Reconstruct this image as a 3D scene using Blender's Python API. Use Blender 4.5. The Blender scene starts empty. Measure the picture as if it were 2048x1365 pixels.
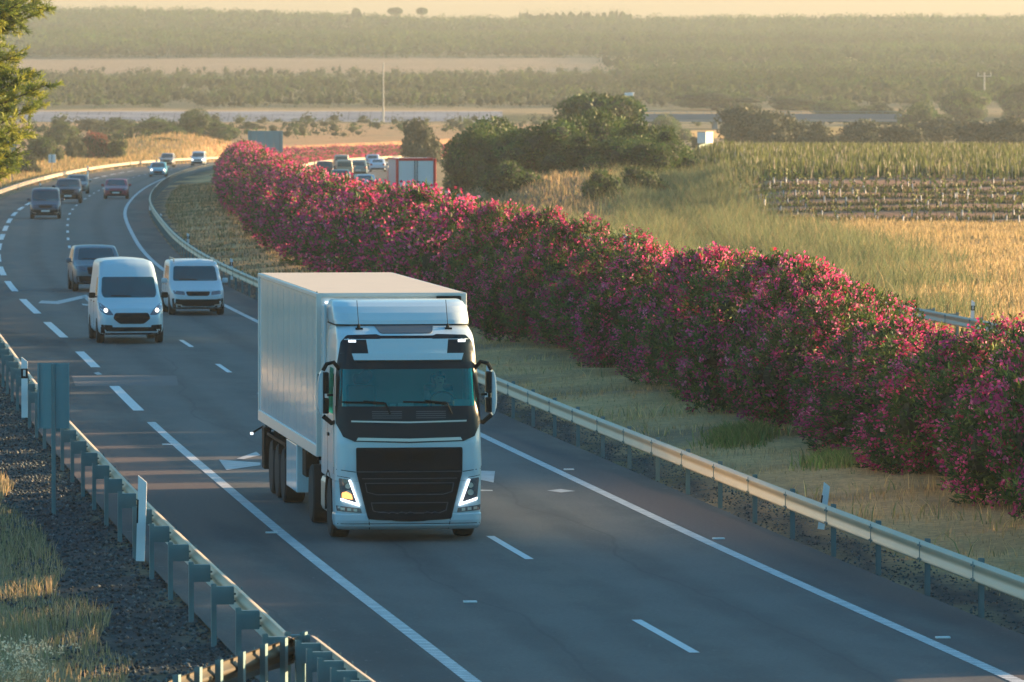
import bpy, bmesh, math, random
import numpy as np
from mathutils import Vector, Matrix, Quaternion
from mathutils.bvhtree import BVHTree
from mathutils.geometry import delaunay_2d_cdt

# ------------------------------------------------------------------ camera, sky, sun, exposure
scene = bpy.context.scene
CAM_H, FPX, YH = 7.5, 12500.0, 188.0
cd = bpy.data.cameras.new("camera"); cam = bpy.data.objects.new("camera", cd)
scene.collection.objects.link(cam); scene.camera = cam
cd.sensor_width = 36.0; cd.lens = FPX * 36.0 / 2048.0
cd.clip_start = 1.0; cd.clip_end = 20000.0
PITCH = math.atan((682.5 - YH) / FPX)
cam.location = (0, 0, CAM_H); cam.rotation_euler = (math.pi / 2 - PITCH, 0, 0)
cd.dof.use_dof = True; cd.dof.focus_distance = 112.0; cd.dof.aperture_fstop = 6.0

SUN_AZ, SUN_EL = math.radians(72), math.radians(7.8)      # azimuth measured from +Y towards +X
world = bpy.data.worlds.new("World"); scene.world = world; world.use_nodes = True
wn = world.node_tree.nodes; wl = world.node_tree.links
sky = wn.new('ShaderNodeTexSky'); sky.sky_type = 'NISHITA'; sky.sun_disc = False
sky.sun_elevation = SUN_EL; sky.sun_rotation = SUN_AZ
sky.air_density = 1.0; sky.dust_density = 1.6; sky.ozone_density = 3.0; sky.altitude = 0
bg = wn['Background']; bg.inputs['Strength'].default_value = 0.09
# the evening sky: warm near the horizon, teal blue overhead
_tc = wn.new('ShaderNodeTexCoord'); _sx = wn.new('ShaderNodeSeparateXYZ'); wl.new(_tc.outputs['Generated'], _sx.inputs[0])
_mr = wn.new('ShaderNodeMapRange'); _mr.interpolation_type = 'SMOOTHSTEP'; _mr.inputs['From Min'].default_value = 0.01; _mr.inputs['From Max'].default_value = 0.22; wl.new(_sx.outputs[2], _mr.inputs['Value'])
_m1 = wn.new('ShaderNodeMix'); _m1.data_type = 'RGBA'; _m1.inputs['A'].default_value = (1.62, 1.34, 1.30, 1); _m1.inputs['B'].default_value = (0.58, 1.02, 1.02, 1); 
_my = wn.new('ShaderNodeMapRange'); _my.interpolation_type = 'SMOOTHSTEP'; _my.inputs['From Min'].default_value = 0.35; _my.inputs['From Max'].default_value = -0.45; wl.new(_sx.outputs[1], _my.inputs['Value'])
_mm = wn.new('ShaderNodeMath'); _mm.operation = 'MAXIMUM'; wl.new(_mr.outputs[0], _mm.inputs[0]); wl.new(_my.outputs[0], _mm.inputs[1]); wl.new(_mm.outputs[0], _m1.inputs['Factor'])
_m2 = wn.new('ShaderNodeMix'); _m2.data_type = 'RGBA'; _m2.blend_type = 'MULTIPLY'; _m2.inputs['Factor'].default_value = 1.0
wl.new(sky.outputs[0], _m2.inputs['A']); wl.new(_m1.outputs['Result'], _m2.inputs['B']); wl.new(_m2.outputs['Result'], bg.inputs[0])
sl = bpy.data.lights.new("sun", 'SUN'); sl.energy = 5.0; sl.angle = math.radians(0.55); sl.color = (1.0, 0.63, 0.32)
so = bpy.data.objects.new("sun", sl); scene.collection.objects.link(so)
sd = Vector((math.sin(SUN_AZ) * math.cos(SUN_EL), math.cos(SUN_AZ) * math.cos(SUN_EL), math.sin(SUN_EL)))
so.rotation_euler = sd.to_track_quat('Z', 'Y').to_euler(); so.location = (60, 60, 60)
vs = scene.view_settings; vs.view_transform = 'Standard'; vs.look = 'None'; vs.gamma = 1.0
vs.exposure = 2.2
scene.cycles.max_bounces = 6; scene.cycles.volume_bounces = 0; scene.cycles.transparent_max_bounces = 8
scene.cycles.diffuse_bounces = 3; scene.cycles.glossy_bounces = 3
try:
    scene.cycles.use_denoising = True
except Exception:
    pass

random.seed(7); rng = np.random.default_rng(11)
col = scene.collection
PI = math.pi

# ------------------------------------------------------------------ scene-tree helpers
def tag(o, label=None, cat=None, group=None, kind=None):
    if label: o['label'] = label
    if cat: o['category'] = cat
    if group: o['group'] = group
    if kind: o['kind'] = kind
    return o

def empty(name, loc=(0, 0, 0), rz=0.0):
    o = bpy.data.objects.new(name, None); col.objects.link(o)
    o.location = loc; o.rotation_euler = (0, 0, rz); o.empty_display_size = 0.2
    return o

def link(name, me, mats=None, parent=None, smooth=False):
    if mats is not None:
        if not isinstance(mats, (list, tuple)): mats = [mats]
        if len(me.materials) == 0:
            for m in mats: me.materials.append(m)
    o = bpy.data.objects.new(name, me); col.objects.link(o)
    if parent is not None: o.parent = parent
    if smooth: smooth_mesh(me)
    return o

def smooth_mesh(me, ang=35):
    me.polygons.foreach_set('use_smooth', [True] * len(me.polygons))
    try: me.set_sharp_from_angle(angle=math.radians(ang))
    except Exception: pass

def copy_tree(o, parent=None):
    c = o.copy(); col.objects.link(c); c.parent = parent
    for ch in [x for x in o.children]: copy_tree(ch, c)
    return c

def np_mesh(name, verts, faces, cols=None, uvs=None):
    """verts (n,3), faces (m,k) all same k; cols (n,3) per vertex; uvs (n,2) per vertex"""
    me = bpy.data.meshes.new(name)
    verts = np.asarray(verts, dtype=np.float32); faces = np.asarray(faces, dtype=np.int32)
    n, (m, k) = len(verts), faces.shape
    me.vertices.add(n); me.vertices.foreach_set('co', verts.ravel())
    me.loops.add(m * k); me.loops.foreach_set('vertex_index', faces.ravel())
    me.polygons.add(m); me.polygons.foreach_set('loop_start', np.arange(0, m * k, k, dtype=np.int32))
    if cols is not None:
        a = me.color_attributes.new('tint', 'FLOAT_COLOR', 'POINT')
        a.data.foreach_set('color', np.hstack([cols, np.ones((n, 1))]).astype(np.float32).ravel())
    if uvs is not None:
        u = me.uv_layers.new(name='UVMap'); u.data.foreach_set('uv', np.asarray(uvs, dtype=np.float32)[faces.ravel()].ravel())
    me.update(calc_edges=True); me.validate()
    return me

def bm_mesh(name, bm):
    me = bpy.data.meshes.new(name); bm.to_mesh(me); bm.free(); return me

def grid_faces(nu, nv, wrap=False):
    f = []
    for i in range(nu - 1):
        for j in range(nv if wrap else nv - 1):
            a = i * nv + j; b = i * nv + (j + 1) % nv
            f.append((a, b, b + nv, a + nv))
    return np.array(f)

def box(bm, c, s, rot=None, bev=0.0):
    r = bmesh.ops.create_cube(bm, size=1.0)
    vs_ = r['verts']
    bmesh.ops.scale(bm, vec=s, verts=vs_)
    if bev > 0:
        es = list({e for v in vs_ for e in v.link_edges})
        r2 = bmesh.ops.bevel(bm, geom=es, offset=bev, segments=2, affect='EDGES', profile=0.5)
        vs_ = list({v for f in r2['faces'] for v in f.verts} | {v for v in vs_ if v.is_valid})
        # all connected
        seen = set(vs_); st = list(vs_)
        while st:
            v = st.pop()
            for e in v.link_edges:
                w = e.other_vert(v)
                if w not in seen: seen.add(w); st.append(w)
        vs_ = list(seen)
    if rot is not None: bmesh.ops.rotate(bm, cent=(0, 0, 0), matrix=rot, verts=vs_)
    bmesh.ops.translate(bm, vec=c, verts=vs_)
    return vs_

def boxmesh(name, boxes, bev=0.0):
    bm = bmesh.new()
    for b in boxes:
        box(bm, b[0], b[1], b[2] if len(b) > 2 else None, bev)
    return bm_mesh(name, bm)

def tube(bm, pts, rad, seg=8, cap=True):
    pts = [Vector(p) for p in pts]
    n = len(pts); rings = []
    rads = rad if isinstance(rad, (list, tuple)) else [rad] * n
    up = Vector((0, 0, 1))
    for i, p in enumerate(pts):
        t = (pts[min(i + 1, n - 1)] - pts[max(i - 1, 0)]).normalized()
        a = t.cross(up)
        if a.length < 1e-3: a = t.cross(Vector((1, 0, 0)))
        a.normalize(); b = t.cross(a)
        rings.append([bm.verts.new(p + (a * math.cos(2 * PI * k / seg) + b * math.sin(2 * PI * k / seg)) * rads[i]) for k in range(seg)])
    for i in range(n - 1):
        for k in range(seg):
            bm.faces.new((rings[i][k], rings[i][(k + 1) % seg], rings[i + 1][(k + 1) % seg], rings[i + 1][k]))
    if cap:
        try:
            bm.faces.new(rings[0][::-1]); bm.faces.new(rings[-1])
        except Exception: pass

def lathe_x(bm, prof, cx, cy, cz, seg=28):
    """profile [(x, r)] revolved about the X axis through (cy,cz)"""
    rings = []
    for x, r in prof:
        rings.append([bm.verts.new((cx + x, cy + r * math.cos(2 * PI * k / seg), cz + r * math.sin(2 * PI * k / seg))) for k in range(seg)])
    for i in range(len(prof) - 1):
        for k in range(seg):
            bm.faces.new((rings[i][k], rings[i][(k + 1) % seg], rings[i + 1][(k + 1) % seg], rings[i + 1][k]))
    if prof[0][1] > 0: bm.faces.new(rings[0][::-1])
    if prof[-1][1] > 0: bm.faces.new(rings[-1])

# ------------------------------------------------------------------ materials
def newmat(name):
    m = bpy.data.materials.new(name); m.use_nodes = True
    return m, m.node_tree.nodes, m.node_tree.links, m.node_tree.nodes['Principled BSDF']

def mat(name, color, rough=0.6, metal=0.0, vary=0.12, scale=3.0, coat=0.0, spec=0.5, bump=0.0, bscale=40.0):
    m, n, l, p = newmat(name)
    p.inputs['Roughness'].default_value = rough; p.inputs['Metallic'].default_value = metal
    p.inputs['Specular IOR Level'].default_value = spec
    if coat: p.inputs['Coat Weight'].default_value = coat; p.inputs['Coat Roughness'].default_value = 0.06
    tc = n.new('ShaderNodeTexCoord'); nz = n.new('ShaderNodeTexNoise'); nz.inputs['Scale'].default_value = scale
    nz.inputs['Detail'].default_value = 5
    mx = n.new('ShaderNodeMix'); mx.data_type = 'RGBA'
    c = Vector(color)
    mx.inputs['A'].default_value = (*(c * (1 - vary)), 1); mx.inputs['B'].default_value = (*[min(1, x) for x in (c * (1 + vary))], 1)
    l.new(tc.outputs['Object'], nz.inputs['Vector']); l.new(nz.outputs['Fac'], mx.inputs['Factor']); l.new(mx.outputs['Result'], p.inputs['Base Color'])
    if bump:
        n2 = n.new('ShaderNodeTexNoise'); n2.inputs['Scale'].default_value = bscale; b = n.new('ShaderNodeBump')
        b.inputs['Strength'].default_value = bump; b.inputs['Distance'].default_value = 0.02
        l.new(tc.outputs['Object'], n2.inputs['Vector']); l.new(n2.outputs['Fac'], b.inputs['Height']); l.new(b.outputs['Normal'], p.inputs['Normal'])
    return m

def emis(name, color, strength):
    m, n, l, p = newmat(name)
    p.inputs['Base Color'].default_value = (*color, 1)
    p.inputs['Emission Color'].default_value = (*color, 1); p.inputs['Emission Strength'].default_value = strength
    return m

def foliage_mat(name, transl=0.35, rough=0.55):
    m, n, l, p = newmat(name)
    at = n.new('ShaderNodeAttribute'); at.attribute_name = 'tint'
    oi = n.new('ShaderNodeObjectInfo'); hs = n.new('ShaderNodeHueSaturation')
    mr = n.new('ShaderNodeMapRange'); mr.inputs['To Min'].default_value = 0.8; mr.inputs['To Max'].default_value = 1.2
    l.new(oi.outputs['Random'], mr.inputs['Value']); l.new(mr.outputs['Result'], hs.inputs['Value'])
    l.new(at.outputs['Color'], hs.inputs['Color'])
    p.inputs['Roughness'].default_value = rough; p.inputs['Specular IOR Level'].default_value = 0.3
    tr = n.new('ShaderNodeBsdfTranslucent'); ms = n.new('ShaderNodeMixShader'); ms.inputs[0].default_value = transl
    l.new(hs.outputs['Color'], p.inputs['Base Color']); l.new(hs.outputs['Color'], tr.inputs['Color'])
    l.new(p.outputs[0], ms.inputs[1]); l.new(tr.outputs[0], ms.inputs[2])
    l.new(ms.outputs[0], n['Material Output'].inputs['Surface'])
    return m

M = {}
M['leaf'] = foliage_mat('leaf', 0.35)
M['woods'] = foliage_mat('distant_leaves', 0.6, 0.9)
M['petal'] = foliage_mat('petal', 0.4, 0.6)
M['grass'] = foliage_mat('grass_blade', 0.4, 0.7)
M['bark'] = mat('bark', (0.07, 0.05, 0.035), 0.9, bump=0.4, bscale=12)
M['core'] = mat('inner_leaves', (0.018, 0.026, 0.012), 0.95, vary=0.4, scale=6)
M['galv'] = mat('galvanised_steel', (0.52, 0.42, 0.30), 0.5, 0.25, 0.14, 1.0)
M['galv_dark'] = mat('weathered_steel_post', (0.11, 0.20, 0.22), 0.55, 0.3, 0.2, 3.0)
M['sign_back'] = mat('sign_back', (0.15, 0.30, 0.34), 0.55, 0.3, 0.12, 1.5)
M['white_plastic'] = mat('white_plastic', (0.75, 0.78, 0.80), 0.5, vary=0.05)
M['black_plastic'] = mat('black_plastic', (0.004, 0.011, 0.014), 0.6, vary=0.2, spec=0.08)
M['black_gloss'] = mat('black_gloss', (0.003, 0.014, 0.022), 0.3, vary=0.1, coat=0.0, spec=0.2)
M['tyre'] = mat('tyre_rubber', (0.018, 0.018, 0.019), 0.85, vary=0.25, bump=0.2)
M['rim'] = mat('wheel_rim', (0.35, 0.36, 0.37), 0.35, 0.7, 0.1)
M['chrome'] = mat('chrome', (0.62, 0.56, 0.50), 0.4, 0.8, 0.03)
M['truck_white'] = mat('truck_white_paint', (0.50, 0.60, 0.64), 0.25, vary=0.03, scale=1.0, coat=0.3)
M['van_white'] = mat('van_white_paint', (0.62, 0.68, 0.73), 0.3, vary=0.03, coat=0.4)
M['lamp_glass'] = mat('lamp_glass', (0.16, 0.17, 0.20), 0.12, 0.4, 0.5, 25.0, coat=0.8)
M['glass_dark'] = mat('dark_window_glass', (0.004, 0.075, 0.105), 0.12, vary=0.4, scale=1.5, coat=0.0, spec=0.3)
M['grille'] = mat('dark_grille', (0.003, 0.012, 0.017), 0.6, vary=0.3, scale=10, spec=0.06)
M['grille_rim'] = mat('grille_rim', (0.05, 0.065, 0.08), 0.4, vary=0.1)
M['led'] = emis('led_strip', (0.93, 0.96, 1.0), 0.9)
M['amber'] = emis('amber_lamp', (1.0, 0.42, 0.12), 0.45)
M['headlamp_on'] = emis('lit_headlamp', (1.0, 0.90, 0.74), 0.8)
M['marker'] = emis('marker_lamp', (0.95, 0.97, 1.0), 0.35)
M['tail'] = mat('tail_lamp', (0.30, 0.015, 0.012), 0.25, vary=0.1, coat=0.5)
M['plate'] = mat('number_plate', (0.6, 0.62, 0.62), 0.5, vary=0.05)
M['skin'] = mat('skin', (0.46, 0.27, 0.19), 0.6, vary=0.06)
M['hair'] = mat('hair', (0.03, 0.02, 0.015), 0.8)
M['shirt'] = mat('shirt', (0.20, 0.22, 0.26), 0.9)
M['seat'] = mat('seat_fabric', (0.05, 0.07, 0.08), 0.9)
M['cab_inner'] = mat('cab_lining', (0.08, 0.30, 0.33), 0.85)
M['papers'] = mat('papers', (0.25, 0.55, 0.6), 0.8)
M['red_paint'] = mat('red_paint', (0.55, 0.025, 0.03), 0.4, vary=0.1)
M['pole_grey'] = mat('pole_grey', (0.30, 0.31, 0.30), 0.6, vary=0.15)
M['concrete'] = mat('concrete', (0.27, 0.29, 0.33), 0.9, vary=0.2, scale=0.15)

def glass_mat():
    m, n, l, p = newmat('windscreen_glass')
    tr = n.new('ShaderNodeBsdfTransparent'); tr.inputs['Color'].default_value = (0.36, 0.66, 0.68, 1)
    gl = n.new('ShaderNodeBsdfGlossy'); gl.inputs['Roughness'].default_value = 0.04; gl.inputs['Color'].default_value = (0.03, 0.66, 0.66, 1)
    fr = n.new('ShaderNodeFresnel'); fr.inputs['IOR'].default_value = 2.15
    ms = n.new('ShaderNodeMixShader'); l.new(fr.outputs[0], ms.inputs[0]); l.new(tr.outputs[0], ms.inputs[1]); l.new(gl.outputs[0], ms.inputs[2])
    l.new(ms.outputs[0], n['Material Output'].inputs['Surface'])
    return m
M['glass'] = glass_mat()

# trailer skin: glossy white panels, faint vertical panel joints and grime
def trailer_mat():
    m, n, l, p = newmat('trailer_skin')
    tc = n.new('ShaderNodeTexCoord'); nz = n.new('ShaderNodeTexNoise'); nz.inputs['Scale'].default_value = 0.6; nz.inputs['Detail'].default_value = 6
    mp = n.new('ShaderNodeMapping'); mp.inputs['Scale'].default_value = (1, 6, 0.6)
    l.new(tc.outputs['Object'], mp.inputs[0]); l.new(mp.outputs[0], nz.inputs['Vector'])
    cr = n.new('ShaderNodeValToRGB'); cr.color_ramp.elements[0].position = 0.3; cr.color_ramp.elements[0].color = (0.66, 0.72, 0.75, 1)
    cr.color_ramp.elements[1].position = 0.6; cr.color_ramp.elements[1].color = (0.74, 0.79, 0.81, 1)
    l.new(nz.outputs['Fac'], cr.inputs[0]); l.new(cr.outputs[0], p.inputs['Base Color'])
    p.inputs['Roughness'].default_value = 0.10
    wv = n.new('ShaderNodeTexNoise'); wv.inputs['Scale'].default_value = 1.2
    b = n.new('ShaderNodeBump'); b.inputs['Strength'].default_value = 0.06; b.inputs['Distance'].default_value = 0.02
    l.new(mp.outputs[0], wv.inputs['Vector']); l.new(wv.outputs['Fac'], b.inputs['Height']); l.new(b.outputs['Normal'], p.inputs['Normal'])
    return m
M['trailer'] = trailer_mat()

def mix(n, l, fac, a, b, blend='MIX'):
    x = n.new('ShaderNodeMix'); x.data_type = 'RGBA'; x.blend_type = blend
    for k, v in (('Factor', fac), ('A', a), ('B', b)):
        if isinstance(v, (int, float)): x.inputs[k].default_value = v
        elif isinstance(v, tuple): x.inputs[k].default_value = v if len(v) == 4 else (*v, 1)
        else: l.new(v, x.inputs[k])
    return x.outputs['Result']
def noise(n, l, vec, sc, det=5, rough=0.5):
    x = n.new('ShaderNodeTexNoise'); x.inputs['Scale'].default_value = sc; x.inputs['Detail'].default_value = det; x.inputs['Roughness'].default_value = rough
    l.new(vec, x.inputs['Vector']); return x.outputs['Fac']
def ramp(n, l, v, p0, p1):
    x = n.new('ShaderNodeMapRange'); x.interpolation_type = 'SMOOTHSTEP'
    x.inputs['From Min'].default_value = p0; x.inputs['From Max'].default_value = p1
    l.new(v, x.inputs['Value']); return x.outputs['Result']
def mapping(n, l, vec, sc):
    x = n.new('ShaderNodeMapping'); x.inputs['Scale'].default_value = sc; l.new(vec, x.inputs[0]); return x.outputs[0]

def asphalt_mat(u0):
    """UV: u = metres across from the median-side edge line, v = metres along"""
    m, n, l, p = newmat('asphalt')
    uv = n.new('ShaderNodeUVMap').outputs[0]
    sx = n.new('ShaderNodeSeparateXYZ'); l.new(uv, sx.inputs[0])
    def band(c, w, s):
        a = n.new('ShaderNodeMath'); a.operation = 'SUBTRACT'; l.new(sx.outputs[0], a.inputs[0]); a.inputs[1].default_value = c
        b = n.new('ShaderNodeMath'); b.operation = 'ABSOLUTE'; l.new(a.outputs[0], b.inputs[0])
        r = n.new('ShaderNodeMapRange'); r.interpolation_type = 'SMOOTHSTEP'
        r.inputs['From Min'].default_value = w; r.inputs['From Max'].default_value = w + s
        r.inputs['To Min'].default_value = 1; r.inputs['To Max'].default_value = 0
        l.new(b.outputs[0], r.inputs['Value']); return r.outputs[0]
    fine = noise(n, l, uv, 14.0, 6, 0.75)
    med = noise(n, l, mapping(n, l, uv, (0.5, 0.06, 1)), 1.0, 5)
    big = noise(n, l, mapping(n, l, uv, (0.25, 0.02, 1)), 1.0, 3)
    lanes = band(u0 - 3.45, 3.5, 0.15)
    base = mix(n, l, lanes, (0.026, 0.036, 0.042), (0.066, 0.072, 0.073))
    base = mix(n, l, ramp(n, l, med, 0.42, 0.66), base, (0.084, 0.082, 0.078))
    blot = noise(n, l, mapping(n, l, uv, (0.9, 0.35, 1)), 1.0, 6, 0.65)
    base = mix(n, l, ramp(n, l, blot, 0.38, 0.62), mix(n, l, 1.0, base, (0.84, 0.85, 0.86), 'MULTIPLY'), mix(n, l, 1.0, base, (1.16, 1.15, 1.13), 'MULTIPLY'))
    spk = noise(n, l, uv, 5.0, 2, 0.9)
    base = mix(n, l, ramp(n, l, spk, 0.66, 0.72), base, (0.14, 0.14, 0.135))
    # worn wheel tracks are paler, oil strip between them darker
    for c in (-1.0, -2.55, -4.45, -6.0):
        f = n.new('ShaderNodeMath'); f.operation = 'MULTIPLY'; l.new(band(u0 + c, 0.18, 0.45), f.inputs[0]); f.inputs[1].default_value = 0.40
        base = mix(n, l, f.outputs[0], base, (0.112, 0.110, 0.108))
    for c in (-1.75, -5.2):
        f = n.new('ShaderNodeMath'); f.operation = 'MULTIPLY'; l.new(band(u0 + c, 0.1, 0.4), f.inputs[0]); f.inputs[1].default_value = 0.35
        base = mix(n, l, f.outputs[0], base, (0.040, 0.042, 0.046))
    # reddish dusty patches of the shoulder
    g = n.new('ShaderNodeMath'); g.operation = 'MULTIPLY'; l.new(ramp(n, l, big, 0.5, 0.56), g.inputs[0])
    ns = n.new('ShaderNodeMath'); ns.operation = 'SUBTRACT'; ns.inputs[0].default_value = 1; l.new(lanes, ns.inputs[1]); l.new(ns.outputs[0], g.inputs[1])
    base = mix(n, l, g.outputs[0], base, (0.088, 0.066, 0.062))
    # sealed cracks, thin dark wandering lines along the lanes
    cw = n.new('ShaderNodeTexWave'); cw.wave_type = 'BANDS'; cw.bands_direction = 'X'; cw.inputs['Scale'].default_value = 0.09
    cw.inputs['Distortion'].default_value = 2.5; cw.inputs['Detail'].default_value = 4; cw.inputs['Detail Scale'].default_value = 0.7
    l.new(uv, cw.inputs['Vector'])
    ck = n.new('ShaderNodeMath'); ck.operation = 'MULTIPLY'; l.new(ramp(n, l, cw.outputs['Fac'], 0.9985, 0.9998), ck.inputs[0]); ck.inputs[1].default_value = 0.35
    base = mix(n, l, ck.outputs[0], base, (0.025, 0.026, 0.03))
    r = n.new('ShaderNodeMapRange'); r.inputs['From Min'].default_value = 0.25; r.inputs['From Max'].default_value = 0.75; r.inputs['To Min'].default_value = 0.62; r.inputs['To Max'].default_value = 1.42; l.new(fine, r.inputs['Value'])
    base = mix(n, l, 1.0, base, r.outputs[0], 'MULTIPLY')
    l.new(base, p.inputs['Base Color']); p.inputs['Roughness'].default_value = 0.78; p.inputs['Specular IOR Level'].default_value = 0.4
    b = n.new('ShaderNodeBump'); b.inputs['Strength'].default_value = 0.35; b.inputs['Distance'].default_value = 0.01
    l.new(noise(n, l, uv, 45.0, 3), b.inputs['Height']); l.new(b.outputs[0], p.inputs['Normal'])
    return m

def paint_mat():
    m, n, l, p = newmat('road_paint')
    uv = n.new('ShaderNodeUVMap').outputs[0]
    w = n.new('ShaderNodeTexWave'); w.bands_direction = 'Y'; w.inputs['Scale'].default_value = 1.35; w.inputs['Distortion'].default_value = 0.0
    l.new(uv, w.inputs['Vector'])
    c = mix(n, l, ramp(n, l, noise(n, l, uv, 3.0, 6), 0.35, 0.65), (0.48, 0.50, 0.51), (0.66, 0.68, 0.68))
    c = mix(n, l, ramp(n, l, w.outputs['Fac'], 0.0, 0.35), (0.20, 0.22, 0.23), c)
    l.new(c, p.inputs['Base Color']); p.inputs['Roughness'].default_value = 0.7
    return m
M['asphalt'] = asphalt_mat(0.0); M['asphalt_b'] = asphalt_mat(6.9)
M['ribbed_paint'] = paint_mat()
M['paint'] = mat('road_paint_plain', (0.62, 0.64, 0.65), 0.7, vary=0.22, scale=5)

def ground_mat():
    m, n, l, p = newmat('ground_cover')
    at = n.new('ShaderNodeAttribute'); at.attribute_name = 'tint'
    tc = n.new('ShaderNodeTexCoord').outputs['Object']
    a = noise(n, l, tc, 0.35, 8, 0.7); b = noise(n, l, tc, 6.0, 6, 0.7)
    r = n.new('ShaderNodeMapRange'); r.inputs['From Min'].default_value = 0.25; r.inputs['From Max'].default_value = 0.75; r.inputs['To Min'].default_value = 0.6; r.inputs['To Max'].default_value = 1.4; l.new(a, r.inputs['Value'])
    r2 = n.new('ShaderNodeMapRange'); r2.inputs['From Min'].default_value = 0.25; r2.inputs['From Max'].default_value = 0.75; r2.inputs['To Min'].default_value = 0.65; r2.inputs['To Max'].default_value = 1.35; l.new(b, r2.inputs['Value'])
    c = mix(n, l, 1.0, at.outputs['Color'], r.outputs[0], 'MULTIPLY'); c = mix(n, l, 1.0, c, r2.outputs[0], 'MULTIPLY')
    l.new(c, p.inputs['Base Color']); p.inputs['Roughness'].default_value = 0.95; p.inputs['Specular IOR Level'].default_value = 0.2
    bp_ = n.new('ShaderNodeBump'); bp_.inputs['Strength'].default_value = 0.7; bp_.inputs['Distance'].default_value = 0.12
    l.new(noise(n, l, tc, 3.0, 8, 0.75), bp_.inputs['Height']); l.new(bp_.outputs[0], p.inputs['Normal'])
    return m
M['ground'] = ground_mat()
M['stone'] = foliage_mat('crushed_stone', 0.0, 0.7)

# ------------------------------------------------------------------ road line and terrain
KN = [(30, 12.7), (60, 8.9), (80, 6.4), (103, 3.45), (119.5, 1.45), (140, -1.0), (176, -5.0), (208, -8.65), (247, -12.95),
      (292, -17.1), (337, -20.5), (390, -24.15), (447, -27.3), (520, -30.7), (602, -33.8), (660, -35.4), (720, -36.3),
      (780, -36.0), (850, -32.5), (900, -27.0), (950, -18.5), (1000, -7.0), (1050, 8.0), (1100, 27.0), (1180, 65.0), (1260, 110.0)]
kz = np.array([a for a, b in KN], float); kx = np.array([b for a, b in KN], float)
def _nat(xk, yk):
    n = len(xk); h = np.diff(xk); A = np.zeros((n, n)); r = np.zeros(n); A[0, 0] = A[-1, -1] = 1
    for i in range(1, n - 1):
        A[i, i - 1] = h[i - 1]; A[i, i] = 2 * (h[i - 1] + h[i]); A[i, i + 1] = h[i]
        r[i] = 6 * ((yk[i + 1] - yk[i]) / h[i] - (yk[i] - yk[i - 1]) / h[i - 1])
    return np.linalg.solve(A, r)
km = _nat(kz, kx)
def xr(z):
    z = np.asarray(z, float); i = np.clip(np.searchsorted(kz, z) - 1, 0, len(kz) - 2)
    h = kz[i + 1] - kz[i]; a = (kz[i + 1] - z) / h; b = (z - kz[i]) / h
    return a * kx[i] + b * kx[i + 1] + ((a ** 3 - a) * km[i] + (b ** 3 - b) * km[i + 1]) * h * h / 6
def road_z(y):
    t = np.maximum(0, np.asarray(y, float) - 380.0); return -0.0045 * t * t / (t + 60)
def ss(x, a, b):
    t = np.clip((np.asarray(x, float) - a) / (b - a), 0, 1); return t * t * (3 - 2 * t)
# stations along the line with normals pointing right
SY = np.concatenate([np.arange(40, 500, 4.0), np.arange(500, 1260, 5.0)]); SX = xr(SY)
_d = np.stack([np.gradient(SX, SY), np.ones_like(SY)], 1); _d /= np.linalg.norm(_d, axis=1)[:, None]
SN = np.stack([_d[:, 1], -_d[:, 0]], 1)
SS = np.concatenate([[0], np.cumsum(np.hypot(np.diff(SX), np.diff(SY)))])
def on_line(s, off):
    """world x,y of the point at arclength s, off metres right of the edge line; plus heading"""
    i = int(np.clip(np.searchsorted(SS, s) - 1, 0, len(SS) - 2)); t = (s - SS[i]) / (SS[i + 1] - SS[i])
    p = np.array([SX[i], SY[i]]) * (1 - t) + np.array([SX[i + 1], SY[i + 1]]) * t
    nn = SN[i] * (1 - t) + SN[i + 1] * t; nn /= np.linalg.norm(nn)
    return p[0] + nn[0] * off, p[1] + nn[1] * off, math.atan2(nn[1], nn[0])
def s_of_y(y): return float(np.interp(y, SY, SS))
def offset_of(x, y):
    """signed metres right of the edge line (array)"""
    x = np.asarray(x, float); y = np.asarray(y, float)
    yy = np.clip(y, 41, 1255)
    for _ in range(3):      # foot of the perpendicular
        sl_ = (xr(yy + 1) - xr(yy - 1)) / 2
        yy = np.clip((y + sl_ * (x - xr(yy)) + sl_ * sl_ * yy) / (1 + sl_ * sl_), 41, 1255)
    sl_ = (xr(yy + 1) - xr(yy - 1)) / 2
    return ((x - xr(yy)) - sl_ * (y - yy)) / np.sqrt(1 + sl_ * sl_), yy
def shift2(y): return 2.3 * ss(y, 230, 400)      # the two carriageways drift apart

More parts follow.
